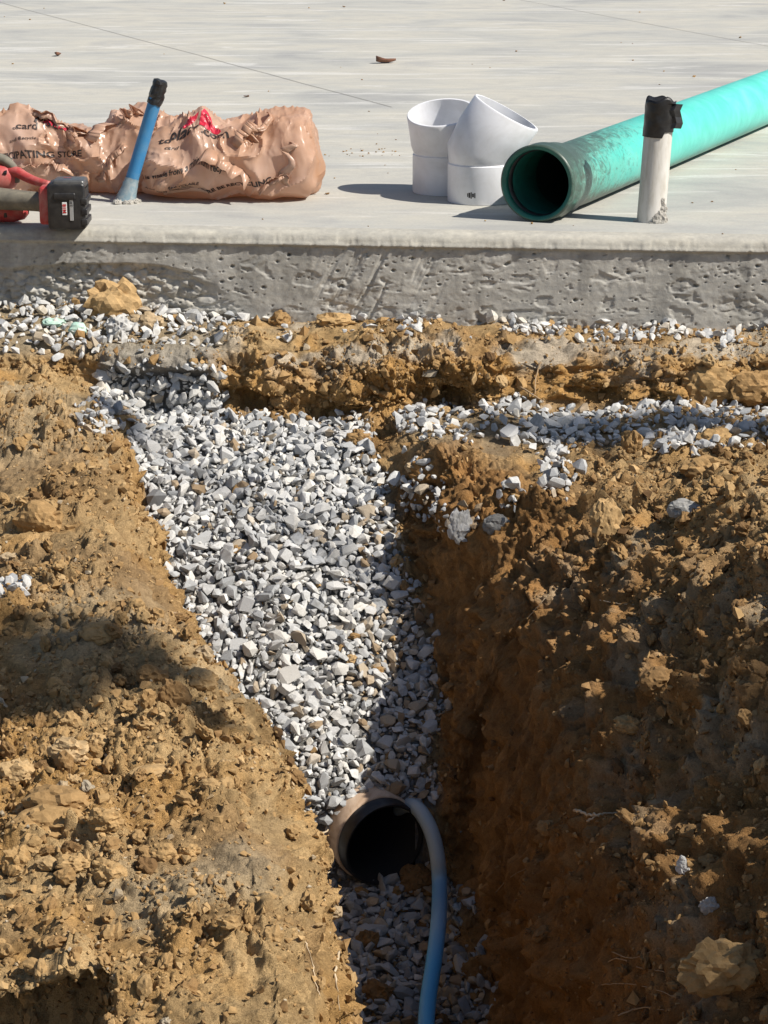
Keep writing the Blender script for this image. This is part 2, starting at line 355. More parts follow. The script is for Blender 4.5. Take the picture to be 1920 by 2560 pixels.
#SECTION2
# ------------------------------------------------------------------ concrete slab
xs = np.concatenate([[-40, -12, -3], np.linspace(-1.5, 1.5, 1100), [3, 12, 40]])
prof = [(0.06, 0.0), (0.035, -0.0006), (0.02, -0.002), (0.011, -0.006), (0.005, -0.012), (0.001, -0.02), (-0.001, -0.026), (-0.004, -0.029), (-0.0035, -0.033), (0.003, -0.036)]
prof += [(0.003, z) for z in np.linspace(-0.038, -0.23, 96)] + [(0.003, -0.6)]
prof = np.array(prof); nP = len(prof)
X = np.tile(xs, (nP, 1)); Y = slab_y(X) + prof[:, 0:1]; Z = np.tile(prof[:, 1:2], (1, len(xs)))
F = np.stack([X, Y, Z], -1).reshape(-1, 3); inn = (np.abs(F[:, 0]) < 1.49) & (F[:, 2] > -0.3)
K2 = np.where(inn)[0]; f = F[K2]; depth = sstep(-0.001, -0.03, f[:, 2])
fb = fbm(f * np.array([3, 1, 6]), 3, 201); fm = fbm(f * np.array([16, 16, 26]), 4, 205); ff = fbm(f * 70, 3, 209)
a1, a2, av, at_ = cells(f * np.array([14, 14, 24]) + 0.6 * fm[:, None], 211)
b1, b2, bv, bt = cells(f * np.array([42, 42, 60]), 221)
k1, k2, kv, kt = cells(f * np.array([95, 95, 110]), 231)
leftw = sstep(0.1, -0.75, f[:, 0]); low = sstep(-0.05, -0.11, f[:, 2])
honey = np.clip(sstep(-0.15, 0.35, fb + 0.55 * leftw * low + 0.25 * low - 0.32) * low, 0, 1) * (0.35 + 0.65 * leftw)
hr = np.exp(-(((f[:, 0] - 0.80) / 0.10) ** 2 + ((f[:, 2] + 0.16) / 0.05) ** 2)); honey = np.clip(honey + 0.5 * hr, 0, 1)
face = sstep(-0.034, -0.045, f[:, 2])
dd = depth * (0.0011 * fm + 0.0006 * ff)
ledge = sstep(0.02, 0.16, fm + 0.45 * fb)                                   # thin skin broken away in plates
ledge = ledge * sstep(0.05, 0.3, a2 - a1 + 0.15 * ff)
dd -= face * (0.0030 * ledge * (0.3 + 0.7 * low) + 0.0014 * sstep(0.15, 0.45, fbm(f * np.array([34, 34, 60]), 3, 261)) * (0.3 + 0.7 * sstep(-0.1, 0.3, fb)) +  honey * sstep(0.25, 0.6, honey) * (0.010 + 0.012 * (b1 - 0.4) + 0.009 * bt + 0.005 * (k1 - .4)))
pits = sstep(0.20, 0.08, k1) * (kv > 0.55) + sstep(0.24, 0.12, b1) * (bv > 0.78) * 1.6
dd -= face * 0.007 * pits
scr = fbm(np.stack([f[:, 0] * 75 - f[:, 2] * 38, f[:, 2] * 7 + f[:, 0] * 5, f[:, 1]], 1), 3, 241)
scm = np.exp(-((f[:, 0] - 0.02 - 0.3 * f[:, 2]) / 0.13) ** 2) + 0.5 * np.exp(-((f[:, 0] + 0.72) / 0.12) ** 2) * (f[:, 2] > -0.09)
dd -= face * scm * 0.005 * sstep(0.1, 0.5, scr)
edge = sstep(-0.002, -0.02, f[:, 2]) * (1 - face); dd -= edge * (0.002 * sstep(0.1, 0.3, fbm(f * 40, 3, 271)) + 0.003 * sstep(0.2, 0.5, fm) + 0.004 * sstep(0.3, 0.1, b1) * (bv > 0.75))
F[K2, 1] -= dd
cc = np.tile(np.array([.47, .455, .42]), (len(f), 1))
cc = mixc(cc, np.array([.56, .54, .50]), sstep(-0.1, 0.5, fb) * 0.6); cc = mixc(cc, np.array([.36, .35, .325]), face * sstep(0.0, 0.5, fbm(f * np.array([4, 1, 12]) + 4, 3, 251)) * 0.6)
cc = mixc(cc, np.array([.43, .41, .36]), (1 - face) * 0.75); cc = mixc(cc, np.array([.36, .33, .28]), honey * (bv > 0.5) * 0.6)
vst = fbm(np.stack([f[:, 0] * 28, f[:, 2] * 3, f[:, 1] * 0], 1), 4, 281); cc = mixc(cc, np.array([.30, .29, .27]), face * sstep(0.05, 0.45, vst) * 0.6); cc = mixc(cc, np.array([.58, .56, .52]), face * sstep(0.1, 0.5, -vst) * 0.4)
cc = mixc(cc, np.array([.50, .49, .46]), face * np.clip(scm, 0, 1) * sstep(0.2, 0.5, scr) * 0.5)
CC = np.tile(np.array([.36, .35, .33]), (len(F), 1)); CC[K2] = cc
slab = empty('concrete_slab'); tag(slab, kind='structure')
link('slab_face', np_mesh('slab_face', F, grid_faces(nP, len(xs))[:, ::-1], {'col': CC}), M_cface, slab)
xt = np.array([-40, -12, -3, -1.5, -.75, 0, .75, 1.5, 3, 12, 40.]); yt = [0.06, 0.4, 1, 2, 4, 8, 16, 40]
T = np.array([[(x, (slab_y(x) + 0.06) if k == 0 else max(y, slab_y(x) + 0.06 + 0.01 * k), 0) for x in xt] for k, y in enumerate(yt)]).reshape(-1, 3)
link('slab_top', np_mesh('slab_top', T, grid_faces(len(yt), len(xt))), M_ctop, slab, False)
m_joint = NT('saw_cut').set((0.25, 0.24, 0.22), 0.95)
for pts in ([(20, 12), (330, 105), (600, 180), (985, 268)], [(1290, -2), (1500, 38), (1750, 84)]):
    W = [at_z(u, v, 0.0) for u, v in pts]; A, B = W[0], W[-1]; dv_ = (B - A) / np.linalg.norm(B - A); A = A - dv_ * 3; B = B + dv_ * (0.0 if pts[0][0] == 20 else 4)
    sd = np.array([-dv_[1], dv_[0], 0]) * 0.0018; ts = np.linspace(0, 1, 60); j = 0.004 * np.interp(np.linspace(0, 20, 60), np.arange(21), rng.normal(size=21))
    C0 = A + (B - A) * ts[:, None] + np.array([-dv_[1], dv_[0], 0]) * j[:, None]
    V = np.concatenate([C0 - sd, C0 + sd]); V[:, 2] = 0.0012
    link('saw_cut', np_mesh('saw_cut', V, [(i, 60 + i, 61 + i, 1 + i) for i in range(59)]), m_joint, slab, False)
# ------------------------------------------------------------------ stones and clods
def hull_variant(seed, n, sq, jit=0.25):
    r = np.random.default_rng(seed); v = r.normal(size=(n, 3)); v /= np.linalg.norm(v, axis=1, keepdims=True)
    v *= (1 - jit + jit * r.random((n, 1)) * 1.6); v *= np.array(sq)
    bm = bmesh.new()
    for x in v: bm.verts.new(x)
    res = bmesh.ops.convex_hull(bm, input=bm.verts[:])
    bmesh.ops.delete(bm, geom=list({g for g in res['geom_interior'] + res['geom_unused'] if isinstance(g, bmesh.types.BMVert)}), context='VERTS')
    bmesh.ops.triangulate(bm, faces=bm.faces[:]); bm.verts.index_update()
    V = np.array([x.co[:] for x in bm.verts]); Fc = np.array([[x.index for x in f_.verts] for f_ in bm.faces]); bm.free()
    return V * 0.5 / np.abs(V).max(), Fc
r_ = np.random.default_rng(3)
GV = [hull_variant(100 + i, int(r_.integers(13, 22)), (1, r_.uniform(.5, .9), r_.uniform(.28, .62)), 0.26) for i in range(26)]
CV = [hull_variant(300 + i, int(r_.integers(10, 20)), (1, r_.uniform(.65, .95), r_.uniform(.45, .8)), 0.4) for i in range(20)]
def clod_variant(seed):
    bm = bmesh.new(); bmesh.ops.create_icosphere(bm, subdivisions=3, radius=0.5); bm.verts.index_update()
    V = np.array([v.co[:] for v in bm.verts]); Fc = np.array([[x.index for x in f_.verts] for f_ in bm.faces]); bm.free()
    q = V * 3.1 + seed * 2.3; a, b, rr, tt = cells(q, seed); a2_, b2_, r2_, t2_ = cells(q * 2.3, seed + 5)
    V = V * (1 + 0.42 * tt + 0.22 * (rr - .5) + 0.14 * t2_ + 0.10 * (r2_ - .5))[:, None] * np.array([1, .6 + .3 * (seed % 3) / 2, .5 + .25 * (seed % 4) / 3])
    return V * 0.55 / np.abs(V).max(), Fc
CL = [clod_variant(500 + i) for i in range(12)]
def rot_mats(n, r, normal=None, flat=0.0):
    q = r.normal(size=(n, 4)); q /= np.linalg.norm(q, axis=1, keepdims=True); w, x, y, z = q.T
    Rm = np.stack([1 - 2 * (y * y + z * z), 2 * (x * y - z * w), 2 * (x * z + y * w), 2 * (x * y + z * w), 1 - 2 * (x * x + z * z), 2 * (y * z - x * w), 2 * (x * z - y * w), 2 * (y * z + x * w), 1 - 2 * (x * x + y * y)], 1).reshape(n, 3, 3)
    if normal is not None:                                              # lie flat on the surface, with some tilt
        zz = normal + r.normal(size=(n, 3)) * (1 - flat); zz /= np.linalg.norm(zz, axis=1, keepdims=True)
        a = r.normal(size=(n, 3)); xx = np.cross(a, zz); xx /= np.linalg.norm(xx, axis=1, keepdims=True); yy = np.cross(zz, xx)
        Rm = np.stack([xx, yy, zz], 2)
    return Rm
A_u = np.gradient(P2.reshape(nr, nc, 3), axis=1); A_v = np.gradient(P2.reshape(nr, nc, 3), axis=0)
AREA = np.linalg.norm(np.cross(A_u, A_v), axis=-1).reshape(-1)
def scatter(density, n, size_fn, sep, r, inframe=True):
    """dart throwing over the sheet: density per vertex, n tries, biggest first"""
    w = AREA * density
    if inframe:
        u, v, dep = project(P2); w = w * ((u > -260) & (u < 2180) & (v > -50) & (v < 2900))
    w = w / w.sum(); idx = r.choice(len(w), n, p=w); sizes = np.sort(size_fn(n))[::-1]
    cell = 0.02; gridd = {}; keep = []
    pos = P2[idx] + r.normal(size=(n, 3)) * 0.0015
    keys = np.floor(pos / cell).astype(int)
    for i in range(n):
        rad = sizes[i] * sep; x, y, z = keys[i]; m = int(math.ceil((rad + 0.02) / cell)); m = min(m, 2); ok = True
        for a in range(-m, m + 1):
            for b in range(-m, m + 1):
                for c_ in range(-m, m + 1):
                    for j in gridd.get((x + a, y + b, z + c_), ()):
                        dx = pos[i] - pos[j]
                        if dx[0] * dx[0] + dx[1] * dx[1] + dx[2] * dx[2] < (rad + sizes[j] * sep) ** 2 * 0.25: ok = False; break
                    if not ok: break
                if not ok: break
            if not ok: break
        if ok: gridd.setdefault((x, y, z), []).append(i); keep.append(i)
    keep = np.array(keep)
    return pos[keep], N2[idx[keep]], sizes[keep], idx[keep]
def visible(pos, size):
    u, v, dep = project(pos); ok = (u > -20) & (u < 1940) & (v > 0) & (v < 2570); out = np.zeros(len(pos), bool)
    for i in np.where(ok)[0]:
        dv = Vector(pos[i] - CAM); L = dv.length; h = bvh.ray_cast(Vector(CAM), dv / L)
        out[i] = h[0] is None or h[3] > L - 0.6 * size[i] - 0.006
    return out, FPX * size / dep
def merge(name, pos, size, Rm, var, tint, variants, mat, label, cat):
    Vs, Fs, Ts, off = [], [], [], 0
    for k, (vv, ff_) in enumerate(variants):
        s = np.where(var == k)[0]
        if not len(s): continue
        V = np.einsum('nij,vj->nvi', Rm[s], vv) * size[s][:, None, None] + pos[s][:, None, :]
        Fi = ff_[None] + (np.arange(len(s)) * len(vv))[:, None, None] + off
        Vs.append(V.reshape(-1, 3)); Fs.append(Fi.reshape(-1, 3)); Ts.append(np.repeat(tint[s], len(vv))); off += len(s) * len(vv)
    o = link(name, np_mesh(name, np.concatenate(Vs), np.concatenate(Fs), {'tint': np.concatenate(Ts)}), mat, None, False)
    return tag(o, label, cat, kind='stuff')
def individuals(name, pos, size, Rm, var, tint, variants, mat, label_fn, cat, cache={}):
    for i in range(len(pos)):
        tq = round(float(tint[i]) * 14) / 14; key = (name, int(var[i]), tq)
        if key not in cache:
            vv, ff_ = variants[var[i]]; me = np_mesh(name, vv, ff_, {'tint': np.full(len(vv), tq)}); me.materials.append(mat); me.polygons.foreach_set('use_smooth', np.zeros(len(me.polygons), bool)); cache[key] = me
        o = bpy.data.objects.new(name, cache[key]); C.objects.link(o)
        Mx = np.eye(4); Mx[:3, :3] = Rm[i] * size[i]; Mx[:3, 3] = pos[i]; o.matrix_world = Matrix(Mx.tolist())
        lb, g = label_fn(pos[i], tint[i]); tag(o, lb, cat, g)
r = np.random.default_rng(21)
def full(vals): a = np.zeros(len(P)); a[K] = vals; return a
uK, vK, _ = project(P2[K])
def blob(u0, v0, ru, rv_): return np.exp(-(((uK - u0) / ru) ** 2 + ((vK - v0) / rv_) ** 2) * 1.6)
spill = np.maximum.reduce([blob(1080, 1050, 75, 40), blob(1290, 1020, 70, 32), blob(1060, 1230, 50, 60) * .9, blob(1150, 1300, 50, 40) * .8, blob(1390, 1180, 40, 70) * .8, blob(1280, 1250, 30, 40) * .6, blob(1750, 1090, 170, 60) * .6, blob(1430, 1080, 200, 40) * .8, blob(240, 1050, 60, 40), blob(40, 1475, 50, 18)])
dens = np.clip(gm_floor * 1.0 + gm_cut + gm_up * (0.2 + 0.8 * sstep(-0.1, 0.3, mid)) + gm_shelf * 0.5 * sstep(-0.15, 0.25, mid) + gm_base * 0.5 * sstep(-0.1, 0.25, fbm(p * 14 + 8, 2, 301)) + spill * 1.2, 0, 1)
dens *= sstep(0.06, 0.2, dens) * (1 - 0.9 * lipm)
gsize = lambda n: np.clip(r.lognormal(math.log(0.0175), 0.38, n), 0.0075, 0.048)
S1 = scatter(full(np.clip(gm_floor + gm_cut, 0, 1)), 20000, lambda n: np.clip(r.lognormal(math.log(0.014), 0.45, n), 0.005, 0.05), 0.62, r)
S2 = scatter(full(dens), 28000, gsize, 0.60, r)
pos = np.concatenate([S1[0] + S1[1] * 0.004, S2[0] + S2[1] * (0.006 + 0.30 * S2[2][:, None] * r.random((len(S2[0]), 1)))]); nrm = np.concatenate([S1[1], S2[1]]); siz = np.concatenate([S1[2], S2[2]])
rel = pos - mouth; al = rel @ pdir; per = np.linalg.norm(rel - al[:, None] * pdir, axis=1)
ok_ = ~((per < 0.088 + np.where(al > 0.05, -0.02, 0.3 * siz)) & (al > -0.09) & (rel[:, 2] > -0.078)) & ~((al < 0.0) & (al > -0.06) & (rel[:, 2] > -0.05) & (np.abs(rel[:, 0]) < 0.13))
pos, nrm, siz = pos[ok_], nrm[ok_], siz[ok_]
Rm = rot_mats(len(pos), r, nrm, 0.38); var = r.integers(0, len(GV), len(pos))
tint = np.clip(r.normal(0.50, 0.18, len(pos)), 0.0, 0.86)
uu, vv_, dd_ = project(pos)
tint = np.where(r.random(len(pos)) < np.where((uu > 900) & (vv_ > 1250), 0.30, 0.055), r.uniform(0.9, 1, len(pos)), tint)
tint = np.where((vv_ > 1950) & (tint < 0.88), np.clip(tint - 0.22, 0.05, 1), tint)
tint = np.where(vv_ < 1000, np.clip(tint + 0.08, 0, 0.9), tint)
vis, ps = visible(pos, siz); order = np.argsort(-(ps * vis)); top = order[:300]; rest = np.setdiff1d(np.arange(len(pos)), top)
def glabel(q, tn):
    if q[1] > slab_y(q[0]) - 0.26: return 'loose angular grey gravel stone on the ledge at the foot of the slab', 'gravel stones by the slab'
    if q[0] > 0.06 and q[1] > -0.75: return 'angular grey gravel stone spilled over the soil ledge beside the trench', 'gravel stones on the ledge'
    if tn > 0.88: return 'brown stained gravel stone among the grey stones in the trench', 'brown stones in the trench gravel'
    return 'angular grey gravel stone in the gravel filling of the trench', 'gravel stones in the trench'
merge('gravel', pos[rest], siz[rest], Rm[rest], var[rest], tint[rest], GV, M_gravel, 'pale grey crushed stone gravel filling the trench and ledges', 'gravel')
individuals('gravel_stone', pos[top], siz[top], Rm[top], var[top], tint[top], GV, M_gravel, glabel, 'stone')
# soil clods
sd = (1 - np.clip(gm_floor * 1.3 + gm_cut * 1.4, 0, 1)) * (0.12 + 0.88 * sstep(-0.15, 0.45, big + 0.7 * mid)) * (1 - 0.6 * wallR) * (1 - 0.5 * gm_up)
sd = np.clip(sd + cliff * 0.5 + gm_floor * (0.05 + 0.4 * sstep(850, 1050, uK) * sstep(1200, 1500, vK) + 0.3 * sstep(2150, 2300, vK)) + 0.5 * sstep(1500, 1750, vK) * sstep(700, 300, uK) + 0.5 * sstep(1450, 1650, uK), 0, 1.2) * (1 - 0.3 * wallR)
csize = lambda n: np.clip(0.0042 * (1 - r.random(n)) ** (-1 / 2.35), 0.0042, 0.034)
S3 = scatter(full(sd), 58000, csize, 0.75, r)
cp, cn, cs = S3[0] + S3[1] * S3[2][:, None] * 0.18, S3[1], S3[2]
ok_ = ~in_bore(cp, 0.095, -0.06); cp, cn, cs = cp[ok_], cn[ok_], cs[ok_]
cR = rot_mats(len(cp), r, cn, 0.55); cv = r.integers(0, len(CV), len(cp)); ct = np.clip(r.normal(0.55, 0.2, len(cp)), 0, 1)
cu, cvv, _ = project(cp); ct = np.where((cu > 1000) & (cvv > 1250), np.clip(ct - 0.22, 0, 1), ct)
vis, ps = visible(cp, cs); order = np.argsort(-(ps * vis)); top = order[:300]; rest = np.setdiff1d(np.arange(len(cp)), top)
def clabel(q, tn):
    if q[1] > slab_y(q[0]) - 0.3: return 'small brown soil clod on the cut bank below the slab', 'soil clods below the slab'
    if q[0] < 0.0 and q[2] > -0.62: return 'small tan soil clod lying loose on the lit bank of the trench', 'soil clods on the lit bank'
    return 'small brown soil clod on the shaded bank of the trench', 'soil clods on the shaded bank'
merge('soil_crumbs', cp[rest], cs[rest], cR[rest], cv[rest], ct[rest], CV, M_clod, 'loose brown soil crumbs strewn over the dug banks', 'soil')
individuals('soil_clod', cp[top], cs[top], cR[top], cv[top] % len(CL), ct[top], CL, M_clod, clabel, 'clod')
# ------------------------------------------------------------------ mesh tools for the built things
def tube_arrays(pts, rad, n=14, cap=True):
    pts = np.array(pts, float); m = len(pts); rad = np.broadcast_to(np.array(rad, float), (m,))
    tan = np.gradient(pts, axis=0); tan /= np.linalg.norm(tan, axis=1, keepdims=True)
    a = np.array([0, 0, 1.]) if abs(tan[0][2]) < 0.9 else np.array([1., 0, 0]); nrm_ = np.cross(tan[0], a); nrm_ /= np.linalg.norm(nrm_); V = []
    for i in range(m):
        nrm_ = nrm_ - tan[i] * nrm_.dot(tan[i]); nrm_ /= np.linalg.norm(nrm_); b = np.cross(tan[i], nrm_)
        th = np.linspace(0, 2 * math.pi, n, endpoint=False)[:, None]; V.append(pts[i] + rad[i] * (np.cos(th) * nrm_ + np.sin(th) * b))
    V = np.concatenate(V); F = grid_faces(m, n, True).tolist()
    if cap: F += [list(range(n))[::-1], list(range((m - 1) * n, m * n))]
    return V, F
def py_mesh(name, V, F):
    me = bpy.data.meshes.new(name); me.from_pydata([tuple(map(float, v)) for v in V], [], F); me.update(); return me
def tube(name, pts, rad, mat, parent=None, n=14, cap=True):
    V, F = tube_arrays(pts, rad, n, cap); return link(name, py_mesh(name, V, F), mat, parent)
def smooth_path(pts, k=8):
    pts = np.array(pts, float); return interp_path(pts, k)
def interp_path(Pt, k):
    out = []; n = len(Pt)
    for i in range(n - 1):
        p0, p1, p2, p3 = Pt[max(i - 1, 0)], Pt[i], Pt[i + 1], Pt[min(i + 2, n - 1)]
        for t in np.linspace(0, 1, k, endpoint=False):
            out.append(0.5 * (2 * p1 + (p2 - p0) * t + (2 * p0 - 5 * p1 + 4 * p2 - p3) * t ** 2 + (3 * p1 - p0 - 3 * p2 + p3) * t ** 3))
    out.append(Pt[-1]); return np.array(out)
def frame(d):
    d = np.array(d, float); d /= np.linalg.norm(d); a = np.array([0, 0, 1.]) if abs(d[2]) < 0.75 else np.array([1., 0, 0])
    x = np.cross(a, d); x /= np.linalg.norm(x); return x, np.cross(d, x), d
def shell(name, rings, mat, parent=None, n=56, jit=0.0):
    """rings: (centre, axis, radius) closed into a skin along the list"""
    V = []
    for c0, d0, r0 in rings:
        x, y, _ = frame(d0); th = np.linspace(0, 2 * math.pi, n, endpoint=False)[:, None]
        V.append(np.array(c0) + r0 * (np.cos(th) * x + np.sin(th) * y) * (1 + jit * rng.normal(size=(n, 1))))
    return link(name, py_mesh(name, np.concatenate(V), grid_faces(len(rings), n, True).tolist()), mat, parent)
def sharp(o, ang=40):
    m = o.modifiers.new('edge', 'EDGE_SPLIT'); m.split_angle = R(ang); return o
def bevel_box(name, c, s, mat, parent, bev=0.006, seg=3, rot=None, taper=1.0):
    bm = bmesh.new(); bmesh.ops.create_cube(bm, size=1)
    for v in bm.verts:
        k = taper if v.co.x > 0 else 1; v.co = Vector((v.co.x * s[0], v.co.y * s[1] * k, v.co.z * s[2] * k))
    bmesh.ops.bevel(bm, geom=bm.edges[:], offset=bev, segments=seg, affect='EDGES', profile=0.6)
    if rot: bmesh.ops.rotate(bm, verts=bm.verts, cent=(0, 0, 0), matrix=Matrix.Rotation(rot[0], 3, rot[1]))
    bmesh.ops.translate(bm, verts=bm.verts, vec=Vector(c)); return sharp(link(name, bm_mesh(name, bm), mat, parent), 35)
def lump(name, c, s, mat, parent=None, seed=0, sub=3, amp=0.18, freq=2.2, rot=0.0, flat_bottom=False, tintv=None, smooth=False):
    bm = bmesh.new(); bmesh.ops.create_icosphere(bm, subdivisions=sub, radius=0.5)
    V = np.array([v.co[:] for v in bm.verts]); F = [[v.index for v in f_.verts] for f_ in bm.faces]; bm.free()
    q = V * freq * 2 + seed * 3.7; f1_, f2_, rv_, tl_ = cells(q, seed); e_ = sstep(0, .2, f2_ - f1_)
    g1_, g2_, rw_, tw_ = cells(q * 2.7, seed + 9)
    k = 1 + amp * (1.5 * tl_ + (rv_ - .5) * .7) + amp * 0.35 * ((rw_ - .5) + tw_) + amp * 0.9 * fbm(q * 1.3, 4, seed, 0.6)
    V = V * k[:, None] * np.array(s); ca, sa = math.cos(rot), math.sin(rot); V[:, :2] = V[:, :2] @ np.array([[ca, sa], [-sa, ca]])
    at = {'tint': np.full(len(V), tintv)} if tintv is not None else None
    return link(name, np_mesh(name, V + np.array(c), F, at), mat, parent, smooth)
def text_mesh(body, size, maxlen=0.006, bold=0.0):
    cu = bpy.data.curves.new('txt', 'FONT'); cu.body = body; cu.size = size; cu.align_x = 'CENTER'; cu.offset = bold; cu.resolution_u = 3
    o = bpy.data.objects.new('txt', cu); C.objects.link(o); dg = bpy.context.evaluated_depsgraph_get()
    me = bpy.data.meshes.new_from_object(o.evaluated_get(dg)); bpy.data.objects.remove(o)
    bm = bmesh.new(); bm.from_mesh(me); bmesh.ops.triangulate(bm, faces=bm.faces[:])
    for _ in range(2):
        es = [e for e in bm.edges if e.calc_length() > maxlen]
        if es: bmesh.ops.subdivide_edges(bm, edges=es, cuts=1); bmesh.ops.triangulate(bm, faces=bm.faces[:])
    bm.verts.index_update(); V = np.array([v.co[:] for v in bm.verts]); F = [[v.index for v in f_.verts] for f_ in bm.faces]; bm.free(); return V, F

# ---- materials of the things
def plain(name, col, rough, grime=None, scale=40, bump=0.0, stretch=(1, 1, 1), **k):
    t = NT(name); v = t.coord(stretch); n = t.noise(v, scale, 6, 0.65, 0.4)
    c = t.mix(t.ramp(n, [(0.42, (0, 0, 0)), (0.72, (0.8, 0.8, 0.8))]), col, grime or tuple(x * 0.75 for x in col))
    return t.set(c, rough, t.bump(n, bump, 0.003) if bump else None, **k)
M_pvc = plain('white_pvc', (0.74, 0.75, 0.78), 0.42, (0.56, 0.56, 0.56), 11)
M_pvcdirty = plain('weathered_pvc', (0.62, 0.60, 0.56), 0.55, (0.42, 0.39, 0.33), 22, 0.15, (3, 3, .7))
M_tape = plain('black_tape', (0.012, 0.012, 0.013), 0.38, (0.03, 0.03, 0.03), 60, 0.35)
M_blue = plain('blue_pipe', (0.035, 0.20, 0.42), 0.42, (0.09, 0.24, 0.40), 30)
M_splat = plain('dried_mortar', (0.42, 0.40, 0.36), 0.95, (0.28, 0.26, 0.23), 90, 0.6)
M_black = plain('black_plastic', (0.014, 0.014, 0.016), 0.42, (0.05, 0.048, 0.045), 45)
M_smoke = plain('grey_plastic', (0.06, 0.06, 0.062), 0.3, (0.12, 0.12, 0.115), 40)
M_red = plain('red_plastic', (0.40, 0.04, 0.04), 0.55, (0.46, 0.24, 0.20), 22, 0.1)
M_grip = plain('grey_rubber_grip', (0.13, 0.12, 0.095), 0.75, (0.26, 0.23, 0.17), 30, 0.2)
M_label = NT('label_white').set((0.75, 0.75, 0.74), 0.5); M_labelr = NT('label_red').set((0.55, 0.03, 0.03), 0.5); M_labelk = NT('label_black').set((0.02, 0.02, 0.02), 0.5)
M_silver = NT('label_silver').set((0.42, 0.43, 0.44), 0.4, Metallic=0.4)
M_root = plain('root_bark', (0.40, 0.28, 0.16), 0.9, (0.22, 0.14, 0.08), 120)
M_rootp = plain('pale_root', (0.62, 0.50, 0.34), 0.85, (0.45, 0.33, 0.2), 120)
def mat_green():
    t = NT('green_sewer_pipe'); v = t.coord((1, 1, 1)); v2 = t.coord((9, 9, 1.6), rot=(0, 0, 0)); a = t.n('Attribute', attribute_name='grime')
    n1 = t.noise(v, 9, 6, 0.7, 0.8); n2 = t.noise(v2, 10, 6, 0.75, 1.0); n3 = t.noise(t.coord((1, 1, 1)), 30, 7, 0.75, 2.2)
    c = t.ramp(n1, [(0.3, (0.07, 0.50, 0.42)), (0.55, (0.12, 0.62, 0.54)), (0.8, (0.22, 0.72, 0.64))])
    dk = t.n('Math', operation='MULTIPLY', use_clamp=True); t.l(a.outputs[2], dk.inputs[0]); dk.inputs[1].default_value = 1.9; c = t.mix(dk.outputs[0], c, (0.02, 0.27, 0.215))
    g = t.n('Math', operation='MULTIPLY_ADD'); t.l(n2, g.inputs[0]); g.inputs[1].default_value = 0.9; t.l(a.outputs[2], g.inputs[2])
    c = t.mix(t.ramp(g.outputs[0], [(0.62, (0, 0, 0)), (0.82, (0.35, 0.35, 0.35)), (1.3, (0.5, 0.5, 0.5))]), c, (0.30, 0.37, 0.28))
    g2 = t.n('Math', operation='MULTIPLY_ADD'); t.l(n3, g2.inputs[0]); g2.inputs[1].default_value = 1.0; t.l(a.outputs[2], g2.inputs[2])
    c = t.mix(t.ramp(g2.outputs[0], [(0.74, (0, 0, 0)), (0.84, (0.6, 0.6, 0.6)), (1.0, (0.9, 0.9, 0.9))]), c, (0.045, 0.06, 0.05))
    return t.set(c, 0.38, t.bump(n2, 0.12, 0.004), Specular_IOR_Level=0.4)
M_green = mat_green()
def mat_bag():
    t = NT('plastic_bag_film'); v = t.coord(); n = t.noise(v, 7, 4, 0.6); n2 = t.noise(v, 38, 4, 0.6, 1.0)
    c = t.ramp(n, [(0.3, (0.62, 0.37, 0.23)), (0.55, (0.68, 0.46, 0.34)), (0.8, (0.74, 0.55, 0.46))])
    b = t.bump(n2, 0.08, 0.004); t.set(c, 0.30, b, Specular_IOR_Level=0.6)
    tr = t.n('BsdfTranslucent'); t.l(c, tr.inputs[0]); t.l(b, tr.inputs['Normal']); mx = t.n('MixShader'); mx.inputs[0].default_value = 0.42
    t.l(t.b.outputs[0], mx.inputs[1]); t.l(tr.outputs[0], mx.inputs[2]); t.l(mx.outputs[0], t.out.inputs[0]); return t.m
M_bag = mat_bag(); M_ink = NT('black_ink').set((0.03, 0.022, 0.02), 0.5); M_redink = NT('red_ink').set((0.56, 0.02, 0.05), 0.4)

# ------------------------------------------------------------------ pipes and fittings on the slab
def pipe_axis(b0, b1): d_ = np.array(b1) - np.array(b0); return d_ / np.linalg.norm(d_)
# green sewer pipe with a bell end
b0 = at_z(1340, 556, 0.0); far = at_z(1935, 298, 0.0); gd = pipe_axis(b0, far); rb, rp = 0.091, 0.0795
c0 = b0 + np.array([0, 0, rb + 0.001]); slope = -(rb - rp) / 0.9; gdir = np.array([gd[0], gd[1], 0])
t = empty('green_sewer_pipe', tuple(b0)); tag(t, 'long dirty turquoise green sewer pipe with bell end lying on the slab', 'pipe')
def gc(s, r0): q = c0 + gdir * s; q[2] = max(rp, rb - 0.012 * min(s / 0.25, 1)) + 0.0012; return q
ou = [(gc(0.0, 0), gdir, rb - 0.004), (gc(0.002, 0), gdir, rb), (gc(0.02, 0), gdir, rb), (gc(0.026, 0), gdir, rb - 0.002), (gc(0.04, 0), gdir, rb - 0.001), (gc(0.058, 0), gdir, rb + 0.002), (gc(0.075, 0), gdir, rb - 0.001), (gc(0.13, 0), gdir, rb - 0.003), (gc(0.16, 0), gdir, rb - 0.008), (gc(0.19, 0), gdir, rp)]
ou += [(gc(s, 0), gdir, rp) for s in np.linspace(0.22, 6.0, 90)]
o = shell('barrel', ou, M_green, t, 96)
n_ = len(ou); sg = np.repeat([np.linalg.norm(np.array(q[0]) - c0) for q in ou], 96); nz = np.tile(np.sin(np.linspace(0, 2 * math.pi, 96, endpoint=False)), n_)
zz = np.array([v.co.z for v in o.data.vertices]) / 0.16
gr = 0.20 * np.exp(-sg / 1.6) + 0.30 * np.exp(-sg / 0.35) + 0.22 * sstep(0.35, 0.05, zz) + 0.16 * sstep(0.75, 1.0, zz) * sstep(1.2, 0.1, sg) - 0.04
o.data.attributes.new('grime', 'FLOAT', 'POINT').data.foreach_set('value', gr.astype(np.float32))
